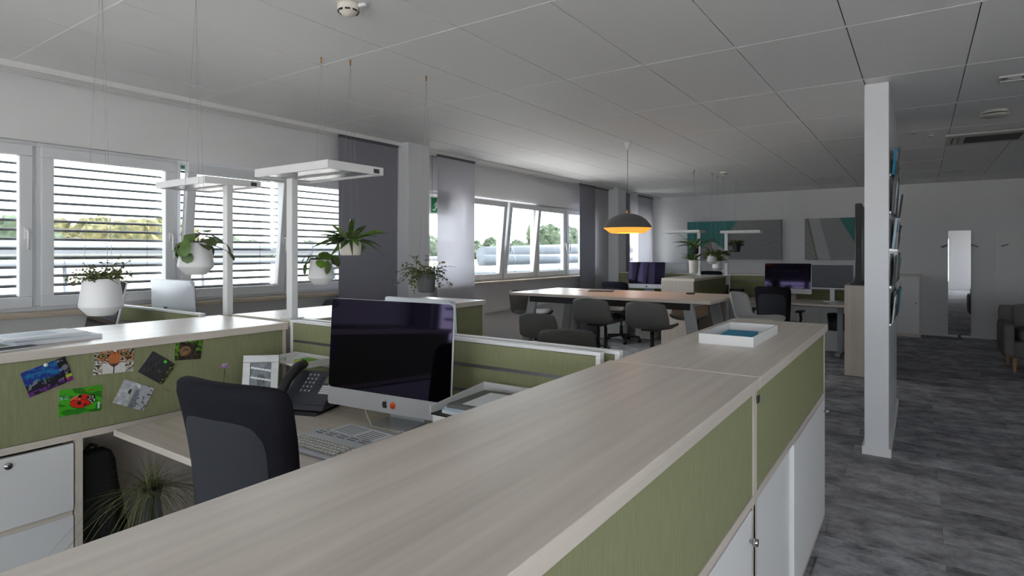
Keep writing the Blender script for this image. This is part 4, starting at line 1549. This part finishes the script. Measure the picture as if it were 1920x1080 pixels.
FX = -2.8345  # front plane of the felt panel on the postcard counter
CARDS = [('postcard of dark blue coral fish, pinned furthest left', .152, .104, 89, 706, 17, c_fish, 'magnet_white', (.1, .9)),
         ('postcard of a tiger face', .152, .106, 214, 676, -3, c_tiger, 'magnet_white', (.0, .85)),
         ('postcard of a red ladybird on green', .152, .106, 151, 751, -2, c_bug, None, None),
         ('postcard of black fur, tilted on its corner', .128, .104, 295, 690, -37, c_ape, 'magnet_green', (.2, .75)),
         ('pale grey postcard of a snout, tilted', .136, .104, 251, 741, -27, c_grey, 'magnet_white', (.05, .8)),
         ('postcard of a brown animal in foliage, topmost and rightmost', .124, .096, 353, 655, -5, c_brown, 'magnet_green', (.05, .85))]


def onx(u, v, x0):
    k = (u - 960) / 1109
    dx = -math.sin(YAW) + k * math.cos(YAW); dy = math.cos(YAW) + k * math.sin(YAW)
    t = x0 / dx
    return dy * t, EYE - t * (v - 473) / 1109


for lb, w, h, u, v, rot, fn, mg, mp in CARDS:
    y, z = onx(u, v, FX)
    t = thing('postcard', lb, 'postcard', (FX + .0015, y, z), group='postcards on the green felt')
    t.rotation_euler = (math.radians(rot), 0, 0)
    # card faces +X: local -Y turned to +X
    printed('print', w, h, 64, 44, fn, t, (0, 0, 0), (0, 0, PI / 2))
    if mg:
        MB().lathe([(.001, 0.005), (.006, .005), (.0075, 0.001)], 14, close=False).build('magnet', mg, t, (.001, mp[0] * w / 2, mp[1] * h / 2), (0, PI / 2, 0))

# ------------------------------------------------------------------ things on the near desk
DZ = .72
# telephone
ph = thing('telephone', 'dark grey desk telephone with handset left of the screen', 'telephone', (-2.37, 1.735, DZ), .34)
MB().prism([(-.12, 0), (.10, 0), (.105, .012), (-.10, .012)], -.10, .13, 'x').build('foot_plate', 'phone_dark', ph)
bd = MB().prism([(-.10, .018), (-.085, .036), (.085, .16), (.10, .15), (.07, .02)], -.085, .15, 'x').build('body', 'phone', ph, bevel=.006)
nrm = Vector((0, -.124, .17)).normalized()
dirp = Vector((0, .17, .124)).normalized()


def onphone(a, b, up=0):
    return Vector((a, -.085, .036)) + dirp * b + nrm * up


def phone_plate(a0, a1, b0, b1, th, name, m, parent):
    p = [onphone(a0, b0), onphone(a1, b0), onphone(a1, b1), onphone(a0, b1)]
    q = [v + nrm * th for v in p]
    return MB().add(p + q, [(3, 2, 1, 0), (4, 5, 6, 7), (0, 1, 5, 4), (1, 2, 6, 5), (2, 3, 7, 6), (3, 0, 4, 7)]).build(name, m, parent)


for r in range(5):
    for c in range(3):
        k = phone_plate(-.018 + c * .021, -.003 + c * .021, .075 + r * .024, .091 + r * .024, .004, 'key', 'key_grey', ph)
        phone_plate(-.014 + c * .021, -.008 + c * .021, .081 + r * .024, .086 + r * .024, .0045, 'digit', 'key_white', k)
phone_plate(.085, .142, .135, .185, .002, 'display', 'lcd', ph)
for r in range(4):
    phone_plate(.084, .14, .072 + r * .013, .081 + r * .013, .002, 'label_strip', 'key_white', ph)
    phone_plate(.055, .066, .10 + r * .02, .106 + r * .02, .003, 'function_key', 'phone_dark', ph)
phone_plate(-.05, .148, .005, .05, .003, 'palm_rest', 'phone', ph)
hs = [onphone(-.065, -.01, .03), onphone(-.065, .03, .05), onphone(-.065, .10, .058), onphone(-.065, .18, .05), onphone(-.065, .225, .025)]
MB().tube(hs, [.02, .024, .021, .025, .022], 14).build('handset', 'phone_dark', ph)
MB().tube([hs[0], onphone(-.09, -.04, .01), (-.13, -.11, .01), (-.12, .0, .008)], .004, 6).build('handset_cord', 'phone_dark', ph)

# picture frame


def c_photo(u, v):
    n = nz(u * 5, v * 5, 6)
    for c in (.78, .48, .16):
        if abs(v - c + .12 * (u - .5)) < .028:
            return (225, 230, 235)
    if (u - .5) ** 2 + (v - .45) ** 2 < .035:
        return (70 + 50 * n, 72 + 50 * n, 74 + 50 * n)
    return (104 + 40 * n, 112 + 40 * n, 118 + 40 * n)


pf = thing('picture_frame', 'silver picture frame with a grey photo on the near desk', 'picture frame', (-2.655, 1.68, DZ), .72)
fr_ = thing_part('frame', pf, (0, 0, 0), (-.16, 0, 0))
mb = MB()
fw, fh, b_ = .17, .225, .036
for (a0, a1, c0, c1) in ((-fw / 2, fw / 2, 0, b_), (-fw / 2, fw / 2, fh - b_, fh), (-fw / 2, -fw / 2 + b_, b_, fh - b_), (fw / 2 - b_, fw / 2, b_, fh - b_)):
    mb.box(a0, a1, -.008, .006, c0, c1)
mb.build('border', 'frame_silver', fr_, bevel=.002)
printed('photo', fw - 2 * b_ + .002, fh - 2 * b_ + .002, 40, 50, c_photo, fr_, (0, -.001, fh / 2))
B(-.08, .08, .0062, .008, .005, fh - .005).build('backing', 'mag_dark', fr_)
MB().bar((0, .03, .15), (0, .085, .001), .05, .003, (0, 1, 0)).build('strut', 'mag_dark', pf)
# little flower
fl = thing('flower_vase', 'tiny vase with a lilac flower beside the picture frame', 'flower', (-2.52, 1.42, DZ))
MB().lathe([(.001, 0), (.02, 0), (.026, .03), (.014, .07), (.016, .10), (.014, .10), (.012, .07), (.001, .06)], 20, close=False).build('vase', 'black_plastic', fl)
MB().tube([(0, 0, .07), (.004, 0, .16), (.014, 0, .22)], .0022, 6).build('stem', 'leaf_dark', fl)
for k in range(14):
    a = k * 2 * PI / 7 + (k // 7) * .4
    c = Vector((.014, 0, .222))
    d = Vector((math.cos(a), math.sin(a), .3 + 1.2 * (k // 7))).normalized()
    sd_ = d.cross(Vector((0, 0, 1))).normalized() * .009
    MB().add([c, c + d * .014 + sd_, c + d * .026, c + d * .014 - sd_], [(0, 1, 2, 3)]).build('petal', 'purple_petal', fl)
# keyboard
kb = thing('keyboard', 'light grey keyboard in front of the big black screen', 'keyboard', (-1.775, 1.43, DZ), .03)
MB().prism([(-.10, 0), (.10, 0), (.10, .022), (.05, .018), (-.10, .008)], -.225, .225, 'x').build('body', 'kb_body', kb, bevel=.002)
km = MB().prism([(-.0075, 0), (.0075, 0), (.006, .006), (-.006, .006)], -.0078, .0078, 'x').mesh('key', 'kb_keys')
for r in range(5):
    for c in range(22):
        if c in (15, 19) and r < 5:
            continue
        link('key', km, kb, (-.205 + c * .0192 + r * .0015, -.065 + r * .0185, .0115 + r * .0015), (.08, 0, 0))
for r in range(2):
    for c in range(6):
        B(-.19 + c * .06, -.15 + c * .06, .062 + r * .018, .066 + r * .018, .021, .0222).build('print_line', 'mag_grey', kb)
# booklets
bk = thing('booklet', 'open white booklet lying before the screen foot', 'booklet', (-1.85, 1.598, DZ), -.06)
B(-.14, .14, -.06, .055, 0, .006).build('cover', 'mag_dark', bk)
B(-.12, .15, -.05, .055, .0065, .012).build('pages', 'paper', bk, rot=(0, 0, .04))
for k in range(6):
    B(-.10, .02, -.04 + k * .015, -.035 + k * .015, .0122, .0126).build('text_block', 'mag_grey', bk)
    B(.04, .13, -.04 + k * .015, -.035 + k * .015, .0122, .0126).build('text_block', 'mag_grey', bk)

o = MB().tube([(-1.90, 1.72, DZ + .20), (-1.92, 1.70, DZ + .06), (-1.86, 1.68, DZ + .012), (-1.74, 1.70, DZ + .006), (-1.60, 1.74, DZ + .006)], .0035, 6).build('white_cable', 'cable')
tag(o, 'white cable looping under the big black screen', 'cable')

# pen tray clipped to the divider
pt = thing('pen_tray', 'white pen tray hooked on the divider rail', 'tray', (-2.60, 1.89, .885))
B(-.15, .15, -.075, .055, 0, .004).build('tray_floor', 'white_lac', pt)
B(-.15, .15, .05, .055, .004, .036).build('back_wall', 'white_lac', pt)
B(-.15, .15, -.09, -.075, 0, .008).build('front_lip', 'white_lac', pt)
for x in (-.15, -.04, .146):
    B(x, x + .004, -.075, .05, .004, .032).build('partition', 'white_lac', pt)
B(-.14, .14, .055, .066, -.02, .03).build('hanger', 'white_lac', pt)
for k, (m_, l_) in enumerate((('pen_lime', 'lime marker pen in the pen tray, front'), ('pen_green', 'green marker pen in the pen tray, middle'), ('pen_lime', 'lime marker pen in the pen tray, back'))):
    t = thing('marker_pen', l_, 'pen', (-2.53, 1.85 + k * .026, .901), .05 - k * .08, group='marker pens in the tray')
    MB().cyl((-.045, 0, 0), (.06, 0, 0), .010, n=12).build('barrel', m_, t)
    MB().cyl((-.075, 0, 0), (-.045, 0, 0), .007, .009, n=12).build('cap', m_, t)
o = MB().rbox(.05, .018, .012, .005, 3).build('paper_clip_box', 'black_plastic', None, (-2.67, 1.86, .8955), (0, 0, .2))
tag(o, 'small black stapler in the pen tray', 'stapler')

# letter tray clipped to the divider
lt = thing('letter_tray', 'white letter tray with magazines hooked on the divider', 'tray', (-1.29, 1.76, .862))
B(-.17, .17, -.16, .17, 0, .005).build('tray_floor', 'black_plastic', lt)
B(-.17, .17, .16, .17, .005, .06).build('back_wall', 'white_lac', lt)
for x in (-.175, .17):
    MB().prism([(-.16, 0), (.17, 0), (.17, .06), (-.16, .03)], x, x + .005, 'x').build('side_wall', 'white_lac', lt)
B(-.15, .15, .17, .19, .0, .05).build('hanger', 'white_lac', lt)
B(-.16, -.10, -.16, -.14, -.05, 0).build('clip', 'white_lac', lt)
for k, (m_, l_) in enumerate((('paper', 'white pad at the bottom of the letter tray'), ('paper_blue', 'pale brochure in the middle of the letter tray'), ('mag_grey', 'grey magazine with pale title on top of the letter tray'))):
    t = thing('magazine', l_, 'magazine', (-1.29, 1.74, .8675 + k * .014), -.06 + .07 * k, group='magazines in the letter tray')
    B(-.13 + k * .01, .13, -.125, .125, 0, .0135).build('cover', m_, t, bevel=.001)
    if k == 2:
        B(-.06, .04, -.10, .09, .0136, .0146).build('title_panel', 'paper', t)
        B(.05, .065, -.11, .11, .0136, .0146).build('orange_stripe', 'orange', t)

# ------------------------------------------------------------------ things on the counters
tr_ = thing('white_tray', 'white rectangular tray on the counter end', 'tray', (-.655, 2.737, CT), .0)
B(-.109, .109, -.245, .245, 0, .004).build('tray_floor', 'white_lac', tr_)
for (a0, a1, c0, c1) in ((-.109, .109, -.245, -.239), (-.109, .109, .239, .245), (-.109, -.103, -.239, .239), (.103, .109, -.239, .239)):
    B(a0, a1, c0, c1, .004, .041).build('rim', 'white_lac', tr_, bevel=.001)
o = B(-.065, .065, -.12, .12, 0, .014).build('teal_notebook', 'teal_paper', None, (-.665, 2.75, CT + .0045), (0, 0, .08), bevel=.001)
tag(o, 'teal notebook lying in the white tray', 'notebook')

for k, (w, d, h, m_, x, y, rz, l_) in enumerate(((.23, .31, .016, 'paper', -3.12, .98, .03, 'thick white catalogue at the bottom of the magazine pile'),
                                                 (.22, .30, .012, 'paper_blue', -3.13, .95, -.04, 'pale blue magazine in the middle of the pile'),
                                                 (.21, .29, .006, 'paper', -3.10, .93, .08, 'glossy white brochure on top of the magazine pile'))):
    t = thing('catalogue', l_, 'magazine', (x, y, CT + sum((.016, .012, .006)[:k])), rz, group='magazines on the window-side counter')
    B(-w / 2, w / 2, -d / 2, d / 2, .001, h - .001).build('pages', 'paper', t)
    B(-w / 2 - .001, w / 2 + .001, -d / 2 - .001, d / 2 + .001, h - .001, h).build('cover', m_, t)
    B(-w / 2 - .001, w / 2 + .001, -d / 2 - .001, d / 2 + .001, 0, .001).build('back_cover', m_, t)
    if k == 2:
        B(-w * .3, w * .25, -d * .4, d * .2, h, h + .0006).build('cover_picture', 'paper_blue', t)
for k in range(2):
    t = thing('folded_leaflet', ('folded white leaflet beside the magazine pile, front', 'folded white leaflet beside the magazine pile, back')[k], 'leaflet', (-2.95, .66 + k * .13, CT), .5 - k * .3, group='leaflets on the window-side counter')
    B(-.05, .05, -.10, .10, 0, .003).build('lower_fold', 'paper', t)
    MB().add([(-.05, -.1, .0035), (.05, -.1, .016), (.05, .1, .016), (-.05, .1, .0035), (-.05, -.1, .005), (.05, -.1, .0175), (.05, .1, .0175), (-.05, .1, .005)], [(0, 3, 2, 1), (4, 5, 6, 7), (0, 1, 5, 4), (1, 2, 6, 5), (2, 3, 7, 6), (3, 0, 4, 7)]).build('upper_fold', 'paper', t)

# things around the far desks
ph2 = thing('far_telephone', 'black telephone on the far desk beside the divider end', 'telephone', (-2.40, 9.75, .72), .2)
MB().prism([(-.10, 0), (.09, 0), (.09, .14), (.07, .15), (-.10, .03)], -.10, .12, 'x').build('body', 'phone_dark', ph2, bevel=.005)
MB().tube([(-.13, -.08, .05), (-.13, 0, .13), (-.13, .08, .19)], [.024, .02, .025], 10).build('handset', 'black_plastic', ph2)
pc = thing('computer_tower', 'white computer tower with black front under the far desk', 'computer', (-3.82, 9.62, .12), 0)
B(-.13, .13, -.22, .22, 0, .42).build('case', 'white_lac', pc, bevel=.01)
B(-.09, .09, -.224, -.2205, .05, .38).build('front_panel', 'black_plastic', pc)
MB().cyl((0, -.2245, .32), (0, -.226, .32), .015, n=14).build('badge', 'paper', pc)
B(-.14, .14, -.2, .2, -.12, -.001).build('pedestal', 'white_lac', pc)
ca = thing('storage_crate', 'pale storage crate on the floor under the far desk', 'crate', (-4.3, 9.3, 0), .2)
for (a0, a1, c0, c1) in ((-.2, .2, -.15, -.14), (-.2, .2, .14, .15), (-.2, -.19, -.14, .14), (.19, .2, -.14, .14)):
    B(a0, a1, c0, c1, .01, .25).build('side', 'key_white', ca)
B(-.2, .2, -.15, .15, 0, .01).build('bottom', 'key_white', ca)
o = MB().rbox(.34, .20, .16, .06, 6, lambda p: (p.x + .02 * nz(p.y * 9, p.z * 9), p.y + .02 * nz(p.x * 9, p.z * 7), p.z + .02 * nz(p.x * 10, p.y * 10))).build('paper_bag', 'paper_blue', None, (-4.42, 9.55, .815))
tag(o, 'crumpled pale bag lying on the far window-side desk', 'bag')
pt2 = thing('far_letter_tray', 'white letter tray on the far divider beside the wood end', 'tray', (-3.32, 10.02, .86))
for k in range(2):
    B(-.12, .12, -.14, .15, k * .06, k * .06 + .005).build('shelf', 'white_lac', pt2)
    B(-.11, .11, -.12, .12, k * .06 + .006, k * .06 + .02).build('papers', 'paper_blue' if k else 'paper', pt2)
B(-.12, .12, .15, .16, 0, .12).build('back_wall', 'white_lac', pt2)
wb = thing('waste_bin', 'black wire waste bin on white box under the far desk', 'bin', (-1.0, 9.95, .30))
MB().lathe([(.12, 0), (.14, .24), (.135, .24), (.115, .005)], 20, close=False).build('basket', 'black_plastic', wb)
B(-.22, .22, -.15, .15, -.30, -.001).build('box_stand', 'white_lac', wb)
